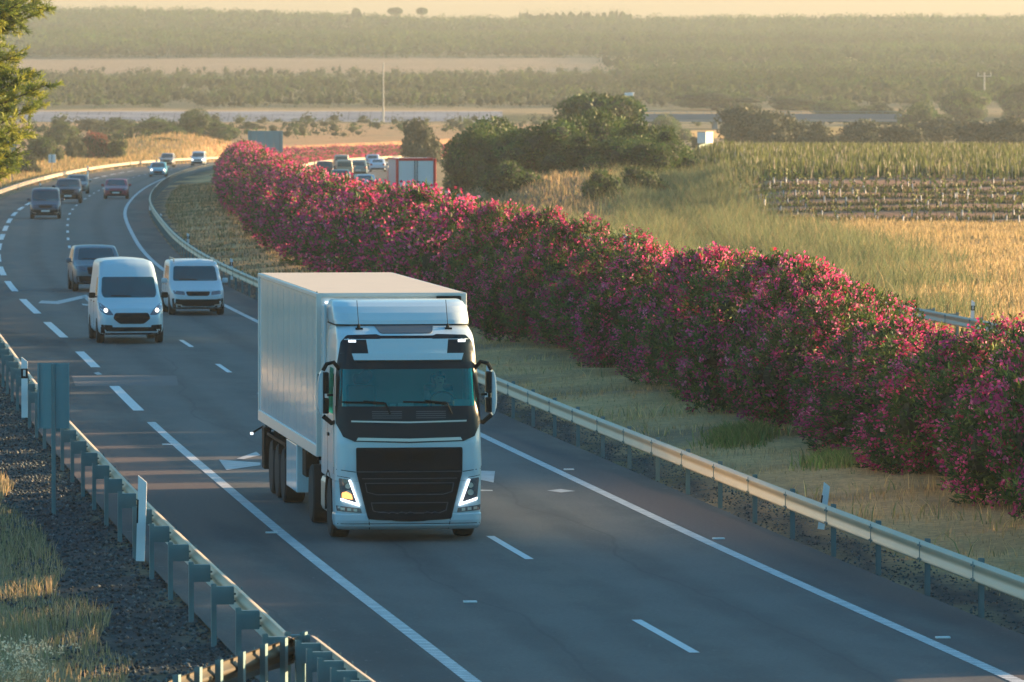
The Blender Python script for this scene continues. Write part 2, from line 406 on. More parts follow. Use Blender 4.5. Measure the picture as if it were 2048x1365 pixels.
PZ = np.array([0, 600, 800, 1000, 1200, 1300, 1309, 1340, 1500, 1800, 2000, 2300, 2500, 2800, 3200, 3330, 3500, 4200.])
PH = np.array([0, -0.9, -1.0, -0.2, 1.0, 1.7, 3.5, 3.8, 6.2, 10.9, 13.8, 21.0, 25.5, 31, 40.5, 41.0, 37, 15.])
def _hash_noise(x, y, sc, seed):
    x = x / sc + seed * 13.7; y = y / sc + seed * 7.3
    return (np.sin(x * 1.3 + 1.7 * np.sin(y * 0.9)) + np.sin(y * 1.7 + 1.3 * np.sin(x * 1.1 + 2)) + np.sin((x + y) * 0.83 + 0.5)) / 3
def height(x, y):
    x = np.asarray(x, float); y = np.asarray(y, float)
    h = np.interp(y, PZ, PH)
    far = ss(y, 1350, 2300)
    h = h + far * (_hash_noise(x, y, 130, 1) * 2.2 + _hash_noise(x, y, 45, 2) * 0.5) + ss(y, 2500, 3200) * (_hash_noise(x, y * 0, 90, 3) * 2.0 + 6.0 - ss(x, -260, -50) * 4.0)
    off, yy = offset_of(x, y)
    rz_ = road_z(yy)
    # vineyard mound to the right
    fld = np.interp(y, [340, 362, 402, 440, 500, 540, 640, 760], [0, 0, 2.1, 2.5, 2.75, 2.4, 0.2, -0.6])
    wx = ss(x, 9, 17) * (1 - ss(x, 120, 200))
    h = h + wx * (fld - np.where(y < 760, np.interp(y, [0, 600, 760], [0, -0.9, -1.0]), 0)) * (1 - ss(y, 700, 900))
    # bank under the tree clump, dirt mound outside the curve, bank behind the far hedge
    h = h + 2.4 * np.exp(-(((x - 5) / 10) ** 2 + ((y - 440) / 50) ** 2)) * (1 - 0.9 * ss(x, 9, 17))
    h = h + 2.2 * np.exp(-(((x + 49) / 9) ** 2 + ((y - 905) / 45) ** 2))
    h = h + 0.8 * np.exp(-(((x + 44) / 9) ** 2 + ((y - 480) / 90) ** 2))
    h = h + 0.15 * _hash_noise(x, y, 4.0, 5) * ss(np.abs(off), 12, 30)
    # verge left of the near rail falls away a little
    wl_ = ss(-off, 10.2, 16)
    h = h - wl_ * 0.5 * (1 - ss(y, 250, 400))
    # flatten to the road formation
    o2 = off - 6.4 - shift2(yy)
    inside = (1 - ss(-off, 9.9, 13.0)) * (1 - ss(o2, 14.2, 19.0)) * (1 - ss(y, 1180, 1260))
    hr = rz_ - 0.06 + 0.10 * _hash_noise(x, y, 1.7, 8) * ss(off, 2.3, 3.5) * (1 - ss(o2, 2.6, 3.6)) + 0.18 * ss(off, 3, 6) * (1 - ss(o2, 2.0, 4.2))
    return h * (1 - inside) + hr * inside
def hz(x, y): return float(height(np.array([x]), np.array([y]))[0])
def bp(px, py, dz=0.0, road=True):
    """metres (x, y) on the ground where a measured sight line lands"""
    Z = 400.0
    for _ in range(80):
        z = float(road_z(Z)) if road else hz((px - 1024) * Z / FPX, Z)
        Z = 0.5 * Z + 0.5 * FPX * (CAM_H - dz - z) / (py - YH)
    return (px - 1024) * Z / FPX, Z

def lerp3(a, b, t): return a * (1 - t[:, None]) + b * t[:, None]
def cover(x, y):
    """base colour of the land (inherent cover, not shading)"""
    n1 = _hash_noise(x, y, 6, 11); n2 = _hash_noise(x, y, 28, 12); n3 = _hash_noise(x, y, 2.0, 13)
    straw = np.array([0.30, 0.215, 0.11]); soil = np.array([0.20, 0.105, 0.055]); green = np.array([0.085, 0.10, 0.035]); grav = np.array([0.038, 0.052, 0.06])
    off, yy = offset_of(x, y)
    c = lerp3(np.tile(straw, (len(x), 1)), np.tile(green, (len(x), 1)), ss(n1 + n2, 0.0, 0.9) * 0.8)
    c = lerp3(c, np.tile(soil, (len(x), 1)), ss(n3 + n2 * 0.6, 0.3, 1.2) * 0.5)
    md = ss(off, 2.4, 3.0) * (1 - ss(off, 6.5, 8.5)); c = lerp3(c, np.tile(np.array([0.68, 0.40, 0.18]), (len(x), 1)), md * np.clip(0.9 + 0.15 * n3, 0, 1)); c = lerp3(c, np.tile(np.array([0.20, 0.15, 0.10]), (len(x), 1)), md * ss(_hash_noise(x, y, 2.6, 71), 0.15, 0.6) * 0.7)
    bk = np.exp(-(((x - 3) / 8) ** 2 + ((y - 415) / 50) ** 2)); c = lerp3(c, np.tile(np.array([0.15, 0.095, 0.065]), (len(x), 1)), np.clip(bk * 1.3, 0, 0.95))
    # vineyard soil
    v = ss(y, 352, 362) * (1 - ss(y, 560, 620)) * ss(x, 12, 15)
    c = lerp3(c, np.tile(np.array([0.30, 0.175, 0.115]), (len(x), 1)), v * 0.95)
    c = lerp3(c, np.tile(np.array([0.15, 0.14, 0.06]), (len(x), 1)), v * ss(y, 400, 412) * 0.7)
    # orange dirt beyond the bend
    d = ss(y, 830, 900) * (1 - ss(y, 1230, 1290)) * (1 - ss(x, 5, 25))
    c = lerp3(c, np.tile(np.array([0.42, 0.24, 0.115]), (len(x), 1)), d * (0.55 + 0.35 * np.sign(n1 + 0.3) * 1.0))
    # ground of the groves and woods
    g = ss(y, 1345, 1400)
    c = lerp3(c, np.tile(np.array([0.12, 0.11, 0.055]), (len(x), 1)), g * (0.75 + 0.2 * n2))
    # pale stubble field and small clearing
    f = ss(y, 2010 + 30 * _hash_noise(x, y * 0, 60, 4), 2040 + 30 * _hash_noise(x, y * 0, 60, 4)) * (1 - ss(y, 2290, 2320)) * (1 - ss(x, 25 - (y - 2020) * 0.05, 50))
    c = lerp3(c, np.tile(np.array([0.30, 0.20, 0.13]), (len(x), 1)), f * (0.85 + 0.15 * _hash_noise(x, y, 14, 6)))
    f2 = np.exp(-(((x - 125) / 13) ** 2 + ((y - 2180) / 45) ** 2) ** 2)
    c = lerp3(c, np.tile(np.array([0.32, 0.21, 0.14]), (len(x), 1)), f2)
    # gravel verge by the near rail
    gr = ss(-off, 9.3, 9.6) * (1 - ss(-off + 0.5 * n1, 10.9, 11.9)) * (1 - ss(y, 150, 230))
    c = lerp3(c, np.tile(grav, (len(x), 1)), gr)
    gm = ss(off, 1.5, 1.7) * (1 - ss(off + 0.4 * n3, 2.3, 2.9))
    c = lerp3(c, np.tile(grav, (len(x), 1)), gm * 0.9)
    return np.clip(c, 0.01, 1)

ys = np.concatenate([np.arange(30, 260, 1.5), np.arange(260, 560, 3), np.arange(560, 1290, 6), np.arange(1290, 1350, 3), np.arange(1350, 4200, 18)])
xs = np.concatenate([np.arange(-1500, -260, 60), np.arange(-260, -90, 12), np.arange(-90, -50, 4), np.arange(-50, -28, 1.5), np.arange(-28, 32, 0.75), np.arange(32, 60, 2), np.arange(60, 120, 5), np.arange(120, 300, 12), np.arange(300, 1501, 60)])
YY, XX = np.meshgrid(ys, xs, indexing='ij')
vx, vy = XX.ravel(), YY.ravel(); vz = height(vx, vy)
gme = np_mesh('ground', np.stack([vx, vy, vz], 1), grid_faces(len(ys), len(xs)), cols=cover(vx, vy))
smooth_mesh(gme, 60)
g = link('ground', gme, M['ground']); tag(g, kind='structure')

def strip(name, offs, y0, y1, lift, m, uoff=0.0, shift=False, sh_lo=None, parent=None):
    i0, i1 = np.searchsorted(SY, y0), np.searchsorted(SY, y1)
    V, U = [], []
    for i in range(i0, i1):
        s_ = float(shift2(SY[i])) if shift else 0.0
        for o in offs:
            V.append((SX[i] + SN[i, 0] * (o + s_), SY[i] + SN[i, 1] * (o + s_), float(road_z(SY[i])) + lift)); U.append((o + uoff, SS[i]))
    me = np_mesh(name, V, grid_faces(i1 - i0, len(offs)), uvs=U)
    return link(name, me, m, parent)
tag(strip('road', [-9.6, -7, -3.5, 0, 1.5], 40, 1240, 0.0, M['asphalt']), kind='structure')
r2 = strip('far_carriageway', [10.4, 12.9, 16, 19.3, 20.4 - 0.2], 40, 1240, 0.0, M['asphalt_b'], uoff=-12.5, shift=True); r2.name = 'road'; tag(r2, kind='structure')

def ribbon(pts, w, lift=0.006):
    """list of (s0, s1, off, shifted) dashes -> one mesh"""
    V, F, U = [], [], []
    for s0, s1, off, sh in pts:
        n_ = max(2, int((s1 - s0) / 3) + 2); b = len(V)
        for k in range(n_):
            s = s0 + (s1 - s0) * k / (n_ - 1)
            yc = float(np.interp(s, SS, SY)); o = off + (float(shift2(yc)) if sh else 0)
            for d in (-w / 2, w / 2):
                x, y, _ = on_line(s, o + d); V.append((x, y, float(road_z(yc)) + lift)); U.append((d, s))
        for k in range(n_ - 1): F.append((b + 2 * k, b + 2 * k + 1, b + 2 * k + 3, b + 2 * k + 2))
    return V, F, U
s_end = s_of_y(1200)
V, F, U = ribbon([(s_of_y(45), s_end, 0, 0), (s_of_y(45), s_of_y(143.4), -6.9, 0)], 0.20)
tag(link('edge_line_markings', np_mesh('edge', V, F, uvs=U), M['ribbed_paint']), kind='structure')
dl = []
s0 = s_of_y(84.1) - 17.0 * 2
while s0 < s_end: dl.append((s0, s0 + 5.3, -3.45, 0)); dl.append((s0 + 4, s0 + 9.3, 15.1 - 1.2, 1)); s0 += 17.0
V, F, U = ribbon(dl, 0.14); tag(link('lane_dash_markings', np_mesh('dash', V, F, uvs=U), M['paint']), kind='structure')
dl = [(s_of_y(145), s_of_y(150.5), -6.9, 0)]
ld = [(s_of_y(z1), s_of_y(z2), -6.9, 0) for z1, z2 in ((148.6, 161), (172, 182.5), (193, 206), (214, 229))]
s0 = ld[-1][1] + 9
while s0 < s_of_y(700): ld.append((s0, s0 + 13, -6.9, 0)); s0 += 21
V, F, U = ribbon(ld, 0.26); tag(link('wide_dash_markings', np_mesh('wdash', V, F, uvs=U), M['paint']), kind='structure')
V, F, U = ribbon([(s_of_y(45), s_end, 10.6, 1), (s_of_y(45), s_end, 17.6, 1)], 0.18)
tag(link('far_edge_line_markings', np_mesh('edge2', V, F, uvs=U), M['ribbed_paint']), kind='structure')

def flat_poly(name, polys, lift, m):
    bm = bmesh.new()
    for pl in polys:
        vs_ = []
        for px, py in pl:
            x, y = bp(px, py); vs_.append(bm.verts.new((x, y, lift)))
        f = bm.faces.new(vs_)
        if f.normal.z < 0: f.normal_flip()
    bmesh.ops.recalc_face_normals(bm, faces=bm.faces)
    return tag(link(name, bm_mesh(name, bm), m), kind='structure')
flat_poly('arrow_markings', [[(437, 921), (520, 927), (520, 932), (452, 942)], [(472, 919), (512, 905), (520, 912), (486, 920)],
    [(955, 943), (990, 944), (987, 967), (955, 960)], [(1094, 983), (1122, 980), (1151, 984), (1122, 987)], [(957, 981), (985, 982), (985, 984), (957, 984)],
    [(76, 607), (82, 602), (112, 603), (163, 592), (172, 596), (116, 609)], [(163, 592), (172, 590), (192, 610), (184, 612)], [(163, 608), (196, 612), (196, 615), (165, 611)],
    [(186, 747), (196, 745), (204, 750), (194, 751)]], 0.008, mat('worn_road_paint', (0.40, 0.42, 0.43), 0.8, vary=0.45, scale=4))
flat_poly('asphalt_patch', [[(142, 752), (352, 752), (356, 772), (150, 773)]], 0.004, mat('patched_asphalt', (0.105, 0.105, 0.11), 0.85, vary=0.15, scale=2))
_st = boxmesh('stud', [((0, 0, 0.012), (0.20, 0.11, 0.024))], 0.006); _st.materials.append(M['white_plastic'])
for i, (px, py, lb) in enumerate([(1138, 941, 'small white road stud on the median shoulder beside the reddish patch'), (1438, 1080, 'small white road stud past the right edge line, middle one on that side'),
        (1888, 1279, 'small white road stud past the right edge line, nearest the lower right corner'), (333, 891, 'small white road stud on the outer shoulder beside the start of the solid line'),
        (542, 1068, 'small white road stud on the dark shoulder left of the lorry'), (940, 1207, 'small white road stud out in the left lane below the lorry')]):
    x, y = bp(px, py); o = link('road_stud', _st); o.location = (x, y, 0.0); o.rotation_euler[2] = 0.12
    tag(o, lb, 'road stud', 'road studs on the near carriageway')

# ------------------------------------------------------------------ guard rails
WP = [(0.0, 0.435), (0.035, 0.445), (0.08, 0.475), (0.08, 0.515), (0.035, 0.56), (0.02, 0.595), (0.035, 0.63), (0.08, 0.675), (0.08, 0.715), (0.035, 0.745), (0.0, 0.755)]
def beam_mesh(path, side, seg_len=4.0):
    """path [(x,y,z)], side=+1 the face bulges to the right of travel, -1 to the left; closed thin W section; each length laps the next"""
    P = np.array(path); V = []
    t = np.gradient(P[:, :2], axis=0); t /= np.linalg.norm(t, axis=1)[:, None]
    nrm = np.stack([t[:, 1], -t[:, 0]], 1) * side
    prof = [(a, b) for a, b in WP] + [(a - 0.012, b) for a, b in WP[::-1]]
    for i in range(len(P)):
        for a, b in prof: V.append((P[i, 0] + nrm[i, 0] * a, P[i, 1] + nrm[i, 1] * a, P[i, 2] + b))
    f = grid_faces(len(P), len(prof), wrap=True)
    return np.array(V), f
def post_mesh(block):
    bm = bmesh.new()
    for bx_ in (((0, 0, 0.30), (0.008, 0.12, 1.0)), ((0.035, 0.058, 0.30), (0.06, 0.008, 1.0)), ((0.035, -0.058, 0.30), (0.06, 0.008, 1.0))):
        box(bm, bx_[0], bx_[1])
    me = bm_mesh('post', bm); me.materials.append(M['galv_dark']); return me
def block_mesh():
    bm = bmesh.new()
    box(bm, (0.17, -0.048, 0.64), (0.26, 0.006, 0.24)); box(bm, (0.17, 0.048, 0.64), (0.26, 0.006, 0.24)); box(bm, (0.17, 0, 0.763), (0.26, 0.102, 0.006))
    box(bm, (0.302, 0, 0.64), (0.006, 0.10, 0.22)); box(bm, (0.045, 0, 0.64), (0.006, 0.10, 0.2))
    tube(bm, [(0.30, 0.02, 0.66), (0.335, 0.02, 0.66)], 0.016, 6); tube(bm, [(0.30, 0.02, 0.56), (0.335, 0.02, 0.56)], 0.016, 6)
    me = bm_mesh('block', bm); me.materials.append(M['galv_dark']); return me
POST, BLOCK = post_mesh(True), block_mesh()
BOLTS = boxmesh('bolts', [((0, 0, 0.60), (0.012, 0.016, 0.31)), ((0.0, -0.10, 0.695), (0.025, 0.035, 0.03)), ((0.0, 0.10, 0.695), (0.025, 0.035, 0.03)), ((0.0, -0.10, 0.495), (0.025, 0.035, 0.03)), ((0.0, 0.10, 0.495), (0.025, 0.035, 0.03))]); BOLTS.materials.append(M['galv_dark'])
def rail(label, pts, side, off_fn, group, posts=True, block=True, max_parts=100, first_skip=0):
    """pts = list of (x,y,z,heading) every 4 m"""
    P = [(p[0], p[1], p[2]) for p in pts]
    root = empty('guardrail', (P[0][0], P[0][1], P[0][2])); tag(root, label, 'guardrail', group)
    base = np.array(P[0])
    V, f = beam_mesh(np.array(P) - base, side); me = np_mesh('beam', V, f); smooth_mesh(me, 50)
    link('beam', me, M['galv'], root)
    if posts:
        rest = bmesh.new(); nrest = 0
        for k, p in enumerate(pts):
            d = 0.33 if block else 0.07
            x = p[0] - math.cos(p[3]) * d * side; y = p[1] - math.sin(p[3]) * d * side
            rot = p[3] + (0 if side > 0 else PI)
            if k < max_parts:
                o = link('post', POST, None, root); o.location = (x - P[0][0], y - P[0][1], p[2] - P[0][2]); o.rotation_euler = (0, 0, rot)
                if block:
                    b = link('spacer_block', BLOCK, None, o)
                b = link('bolts', BOLTS, None, o); b.location = (d + 0.085, 0, 0)
            else:
                box(rest, (x - P[0][0], y - P[0][1], p[2] - P[0][2] + 0.3), (0.06, 0.12, 0.9), Matrix.Rotation(rot, 3, 'Z')); nrest += 1
        if nrest:
            o = link('far_posts', bm_mesh('far_posts', rest), M['galv_dark'], root); o['kind'] = 'stuff'
        else: rest.free()
    return root
def line_pts(ya, yb, offf, step=4.0):
    out = []; s = s_of_y(ya); e = s_of_y(yb)
    while s <= e:
        yc = float(np.interp(s, SS, SY)); x, y, h = on_line(s, offf(yc)); out.append((x, y, float(road_z(yc)), h)); s += step
    return out
# near rail, outer side of our carriageway (face towards the road = right of line direction)
rail('long outer guardrail seen from behind, its posts in dark gravel, its far end lit orange', line_pts(78.6, 960, lambda y: -9.42), +1, None, 'guardrails along the motorway')
rail('pale galvanised guardrail between our carriageway and the oleander median', line_pts(70, 900, lambda y: 1.62), -1, None, 'guardrails along the motorway', block=False)
rail('guardrail on the far side of the second carriageway in front of tall grass', line_pts(90, 900, lambda y: 20.0 + float(shift2(y))), -1, None, 'guardrails along the motorway')
rail('guardrail of the second carriageway hidden behind the oleanders, lit beside the distant cars', line_pts(90, 900, lambda y: 10.7 - 0.6 + float(shift2(y))), +1, None, 'guardrails along the motorway', block=False)
# flared terminal in the lower left corner
def poly_pts(pl, step=1.0):
    out = []; pl = [np.array(p, float) for p in pl]
    for a, b in zip(pl[:-1], pl[1:]):
        n_ = max(1, int(round(np.linalg.norm(b - a) / step)))
        for k in range(n_): out.append(a + (b - a) * k / n_)
    out.append(pl[-1]); r = []
    for i, p in enumerate(out):
        d = out[min(i + 1, len(out) - 1)] - out[max(i - 1, 0)]; d /= np.linalg.norm(d)
        r.append((p[0], p[1], 0.0, math.atan2(-d[0], d[1])))
    return r
def topbp(px, py, z): 
    Z = FPX * (CAM_H - z) / (py - YH); return ((px - 1024) * Z / FPX, Z)
T1 = [topbp(820, 1425, 0.80), topbp(745, 1358, 0.80), topbp(690, 1318, 0.80), topbp(622, 1266, 0.80)]
T1 = [p for p in T1]
rail('near guardrail running out of the bottom edge, seen from behind', poly_pts(T1, 1.35), +1, None, 'guardrails along the motorway', block=True)
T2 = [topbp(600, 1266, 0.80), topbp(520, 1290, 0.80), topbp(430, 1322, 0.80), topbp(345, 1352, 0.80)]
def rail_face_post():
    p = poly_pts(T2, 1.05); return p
M_galv = M['galv']; M['galv'] = mat('weathered_shaded_steel', (0.05, 0.045, 0.032), 0.55, 0.4, 0.25, 3.0)  # weathered tone, darkened further so the sunlit rail end reads as shaded
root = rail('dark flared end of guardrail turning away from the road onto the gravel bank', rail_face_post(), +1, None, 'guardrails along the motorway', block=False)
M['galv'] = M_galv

# ------------------------------------------------------------------ delineators, signs, poles
def delineator_mesh():
    bm = bmesh.new()
    vs_ = [(-0.06, 0), (0.06, 0), (0.06, 1.14), (-0.06, 1.24)]
    f = [bm.verts.new((x, -0.02, z)) for x, z in vs_]; b = [bm.verts.new((x, 0.02, z)) for x, z in vs_]
    bm.faces.new(f); bm.faces.new(b[::-1])
    for i in range(4): bm.faces.new((f[i], b[i], b[(i + 1) % 4], f[(i + 1) % 4]))
    bmesh.ops.recalc_face_normals(bm, faces=bm.faces)
    me = bm_mesh('delineator', bm); me.materials.append(M['white_plastic']); return me
DEL = delineator_mesh()
BAND = boxmesh('band', [((0, 0, 0.90), (0.128, 0.048, 0.20))]); BAND.materials.append(M['black_plastic'])
REFL = boxmesh('refl', [((0, -0.026, 0.91), (0.05, 0.01, 0.13))]); REFL.materials.append(M['amber'] if False else M['plate'])
BANDV = boxmesh('bandv', [((-0.055, -0.0, 0.72), (0.022, 0.046, 0.34))]); BANDV.materials.append(M['black_plastic'])
def delineator(px, py, h_px, label, tilt=0.0, z0=0.0, road=True, rz=0.0, band=True, scale=None):
    """px,py = foot"""
    x, y = bp(px, py, 0, road)
    z = float(road_z(y)) if road else hz(x, y)
    r = empty('delineator_post', (x, y, z), rz); tag(r, label, 'delineator', 'white delineator posts beside the guardrails')
    s = h_px / (FPX / y) / 1.24; r.scale = (max(0.9, s) * 1.05, 1, s); r.rotation_euler = (0.0, tilt, rz)
    link('board', DEL, None, r)
    if band: link('black_band', BAND, None, r); link('reflector', REFL, None, r)
    else: link('black_band', BANDV, None, r)
    return r
delineator(279, 1124, 172, 'tall white delineator board with plain back standing before the near guardrail', 0.03, band=False)
delineator(48, 836, 122, 'white delineator with black band by the guardrail, left of the square sign back')
delineator(1643, 1060, 95, 'white tilted delineator board rising behind the median guardrail near the lower right', 0.13, band=False)
delineator(974, 800, 70, 'white delineator board poking up behind the right mirror of the lorry', 0.05, band=False)
delineator(463, 560, 44, 'white delineator on the median verge behind the white people carrier')
delineator(376, 500, 34, 'white delineator on the median verge on the inside of the bend, middle one of three', 0)
delineator(322, 455, 28, 'white delineator on the median verge on the inside of the bend, highest of three', 0)
delineator(300, 421, 24, 'white delineator behind the tightest part of the median guardrail', 0)
delineator(1944, 660, 60, 'white delineator with black band on the far guardrail behind the oleander gap', 0.05)
delineator(1250, 545, 78, 'white delineator with black band standing above the far guardrail by the tall grass', 0)
delineator(176, 361, 30, 'white delineator crossing the orange lit guardrail above the dark saloon', 0)
delineator(81, 392, 26, 'white delineator at the orange lit guardrail left of the dark people carrier roof', 0)

def sign_back(px0, px1, py0, py1, foot, label, ncol=2, road=True, name='road_sign', mat_=None, posts=None):
    fx, fy = foot
    x, y = bp(fx, fy, 0, road); z = float(road_z(y)) if road else hz(x, y)
    s = FPX / y
    r = empty(name, (x, y, z)); tag(r, label, 'road sign')
    w = (px1 - px0) / s; h = (py1 - py0) / s; zc = CAM_H - ((py0 + py1) / 2 - YH) / s - z; xc = ((px0 + px1) / 2 - 1024) / s - x
    bm = bmesh.new(); pw = w / ncol
    for k in range(ncol):
        cx = xc - w / 2 + pw * (k + 0.5)
        box(bm, (cx, 0.05, zc), (pw - 0.012, 0.02, h), Matrix.Rotation(0.12 * (1 if k % 2 else -1), 3, 'Z') if ncol == 2 else None)
        for e in (-1, 1): box(bm, (cx + e * (pw / 2 - 0.02), 0.02, zc), (0.02, 0.05, h))
    link('panel', bm_mesh('panel', bm), mat_ or M['sign_back'], r)
    for q in (posts or [0.0]):
        bm = bmesh.new(); box(bm, (q, -0.02, (zc + h / 2) / 2 - 0.15), (0.075, 0.05, zc + h / 2 + 0.28), None, 0.01)
        link('post', bm_mesh('post', bm), M['galv_dark'], r)
    return r
sign_back(73, 138, 727, 858, (106, 1022), 'blue grey back of a tall two panel road sign on one post in the gravel')
sign_back(97, 112, 309, 326, (104, 352), 'small pale square sign among the bushes beyond the bend', 1, mat_=M['white_plastic'])
sign_back(12, 34, 280, 302, (24, 375), 'small blue sign half hidden by the pine crown', 1, mat_=mat('blue_sign', (0.05, 0.16, 0.30), 0.5))
sign_back(496, 566, 262, 305, (531, 345), 'large blue grey back of a direction sign behind the top of the hedge', 4, posts=[-1.6, 1.6])

def pole(px, py_top, Z, label, z_r=0.1, cross=False, lamp=False):
    x = (px - 1024) * Z / FPX; z = hz(x, Z); h = CAM_H - (py_top - YH) * Z / FPX - z
    r = empty('utility_pole', (x, Z, z)); tag(r, label, 'pole')
    bm = bmesh.new(); tube(bm, [(0, 0, -0.3), (0, 0, h)], [z_r * 1.3, z_r], 8); link('shaft', bm_mesh('shaft', bm), M['pole_grey'], r)
    if cross:
        bm = bmesh.new()
        box(bm, (0, 0, h - 0.8), (3.4, 0.2, 0.22)); 
        for e in (-1.5, 0, 1.5): tube(bm, [(e, 0, h - 0.7), (e, 0, h + 0.1)], 0.14, 6)
        link('crossarm', bm_mesh('crossarm', bm), M['pole_grey'], r)
    if lamp:
        bm = bmesh.new(); tube(bm, [(0, 0, h), (-0.3, 0, h + 0.15), (0.6, 0, h + 0.2)], 0.08, 6); box(bm, (0.0, 0, h + 0.05), (1.0, 0.4, 0.35), None, 0.05)
        link('lamp_head', bm_mesh('lamp', bm), M['white_plastic'], r)
    return r
pole(1968, 146, 1500, 'tall grey utility pole with a crossarm above the woods at the upper right', 0.17, cross=True)
pole(767, 125, 1290, 'thin tall grey mast rising before the pale stubble field', 0.13)
pole(1258, 190, 700, 'thin lamp pole with a pale head rising from the dark tree clump', 0.07, lamp=True)

# ------------------------------------------------------------------ grass, stones
def blades(P, h, w, cols, lean=0.35, segs=2):
    """P (n,3) feet; bent triangular blades -> verts/faces/cols"""
    n = len(P); a = rng.uniform(0, 2 * PI, n); b = rng.uniform(0, 2 * PI, n)
    d = np.stack([np.cos(a), np.sin(a), np.zeros(n)], 1); L = np.stack([np.cos(b), np.sin(b), np.zeros(n)], 1) * (lean * rng.uniform(0.1, 1, n) * h)[:, None]
    up = np.array([0, 0, 1.0])
    v0 = P - d * (w / 2)[:, None]; v1 = P + d * (w / 2)[:, None]
    mid = P + L * 0.35 + up * (h * 0.6)[:, None]
    v2 = mid + d * (w * 0.4)[:, None]; v3 = mid - d * (w * 0.4)[:, None]
    tip = P + L + up * h[:, None]
    v4 = tip + d * (w * 0.08)[:, None]; v5 = tip - d * (w * 0.08)[:, None]
    V = np.stack([v0, v1, v2, v3, v4, v5], 1).reshape(-1, 3)
    i = np.arange(n)[:, None] * 6
    F = np.concatenate([i + np.array([[0, 1, 2, 3]]), i + np.array([[3, 2, 4, 5]])])
    return V, F, np.repeat(cols, 6, axis=0)
def pick(n, cs, ps=None, jit=0.25):
    cs = np.array(cs); k = rng.choice(len(cs), n, p=ps); return np.clip(cs[k] * (1 + rng.normal(0, jit, (n, 1))), 0.004, 1)
def grass_field(name, label, x0, x1, y0, y1, n, h, w, cs, ps, mask=None, lean=0.5):
    x = rng.uniform(x0, x1, n) ; y = rng.uniform(y0, y1, n)
    if mask is not None:
        k = mask(x, y); x, y = x[k], y[k]
    n = len(x)
    cl = 0.55 + 0.45 * np.clip(1.2 * _hash_noise(x, y, 0.9, 21) + 0.9 * _hash_noise(x, y, 4.0, 22) + 0.6, 0.0, 1.7)
    P = np.stack([x, y, height(x, y) - 0.03], 1)
    hh = h * rng.uniform(0.5, 1.15, n) * cl; ww = w * rng.uniform(0.6, 1.3, n)
    V, F, C = blades(P, hh, ww, pick(n, cs, ps, 0.2), lean)
    return tag(link(name, np_mesh(name, V, F, cols=C), M['grass']), label, 'grass', kind='stuff')
def off_mask(a, b, sh=False):
    def f(x, y):
        o, yy = offset_of(x, y); s = shift2(yy) if sh else 0
        return (o > a) & (o < b + s)
    return f
STRAW = [(0.74, 0.44, 0.19), (0.60, 0.36, 0.15), (0.18, 0.20, 0.06), (0.78, 0.50, 0.25)]
grass_field('median_grass', 'dry straw coloured grass on the median between guardrail and oleanders', -12, 14, 80, 240, 170000, 0.13, 0.015, STRAW, [.44, .30, .03, .23], off_mask(2.7, 7.4))
grass_field('far_median_grass', 'sparse dry grass on the median inside the bend', -30, -8, 240, 560, 60000, 0.22, 0.05, [(0.22, 0.17, 0.09), (0.10, 0.12, 0.05), (0.26, 0.2, 0.12)], [.45, .35, .2], off_mask(2.6, 7.0))
grass_field('verge_grass', 'pale dry grass tussocks below the gravel bank at the lower left', -24, -5, 72, 180, 240000, 0.27, 0.014, [(0.34, 0.26, 0.14), (0.20, 0.19, 0.085), (0.44, 0.33, 0.20)], [.45, .33, .22],
            lambda x, y: (lambda o: (o < -11.1 + 0.5 * _hash_noise(x, y, 2.5, 31)) & (o > -24))(offset_of(x, y)[0]))
grass_field('tall_grass', 'tall grey green feathery grass on the slope beyond the second carriageway', -3, 30, 150, 430, 800000, 1.1, 0.026, [(0.14, 0.175, 0.08), (0.19, 0.20, 0.09), (0.09, 0.135, 0.065), (0.28, 0.22, 0.11)], [.36, .28, .20, .16],
            lambda x, y: (lambda o: (o > 20.8 + shift2(y)) & (x < (0.060 - 0.016 * ss(y, 270, 335)) * y + 4 * _hash_noise(x, y, 9, 9) + rng.normal(0, 1.6, len(x))) & ((y < 338 + rng.normal(0, 6, len(x))) | ((x < 14 + rng.normal(0, 1, len(x))) & (x > 8 + rng.normal(0, 1.5, len(x))))))(offset_of(x, y)[0]), lean=0.85)
grass_field('golden_grass', 'short golden dry grass between tall grass and vineyard', 9, 40, 150, 356, 200000, 0.38, 0.04, [(0.36, 0.26, 0.12), (0.24, 0.20, 0.09), (0.46, 0.34, 0.18)], [.4, .3, .3],
            lambda x, y: (offset_of(x, y)[0] > 20.9) & (x > 0.043 * y + 2 * _hash_noise(x, y, 9, 9)))
grass_field('bank_grass', 'dry grass on the brown bank in front of the dark tree clump', -6, 10, 366, 470, 14000, 0.55, 0.06, [(0.28, 0.20, 0.11), (0.16, 0.15, 0.07), (0.4, 0.27, 0.13)], [.4, .35, .25],
            lambda x, y: (offset_of(x, y)[0] > 23.3))
grass_field('roadside_grass', 'sunlit dry grass behind the orange guardrail on the outside of the bend', -62, -34, 400, 900, 60000, 0.6, 0.09, [(0.42, 0.28, 0.13), (0.26, 0.19, 0.08), (0.16, 0.17, 0.06)], [.5, .3, .2],
            lambda x, y: (offset_of(x, y)[0] < -10.2))

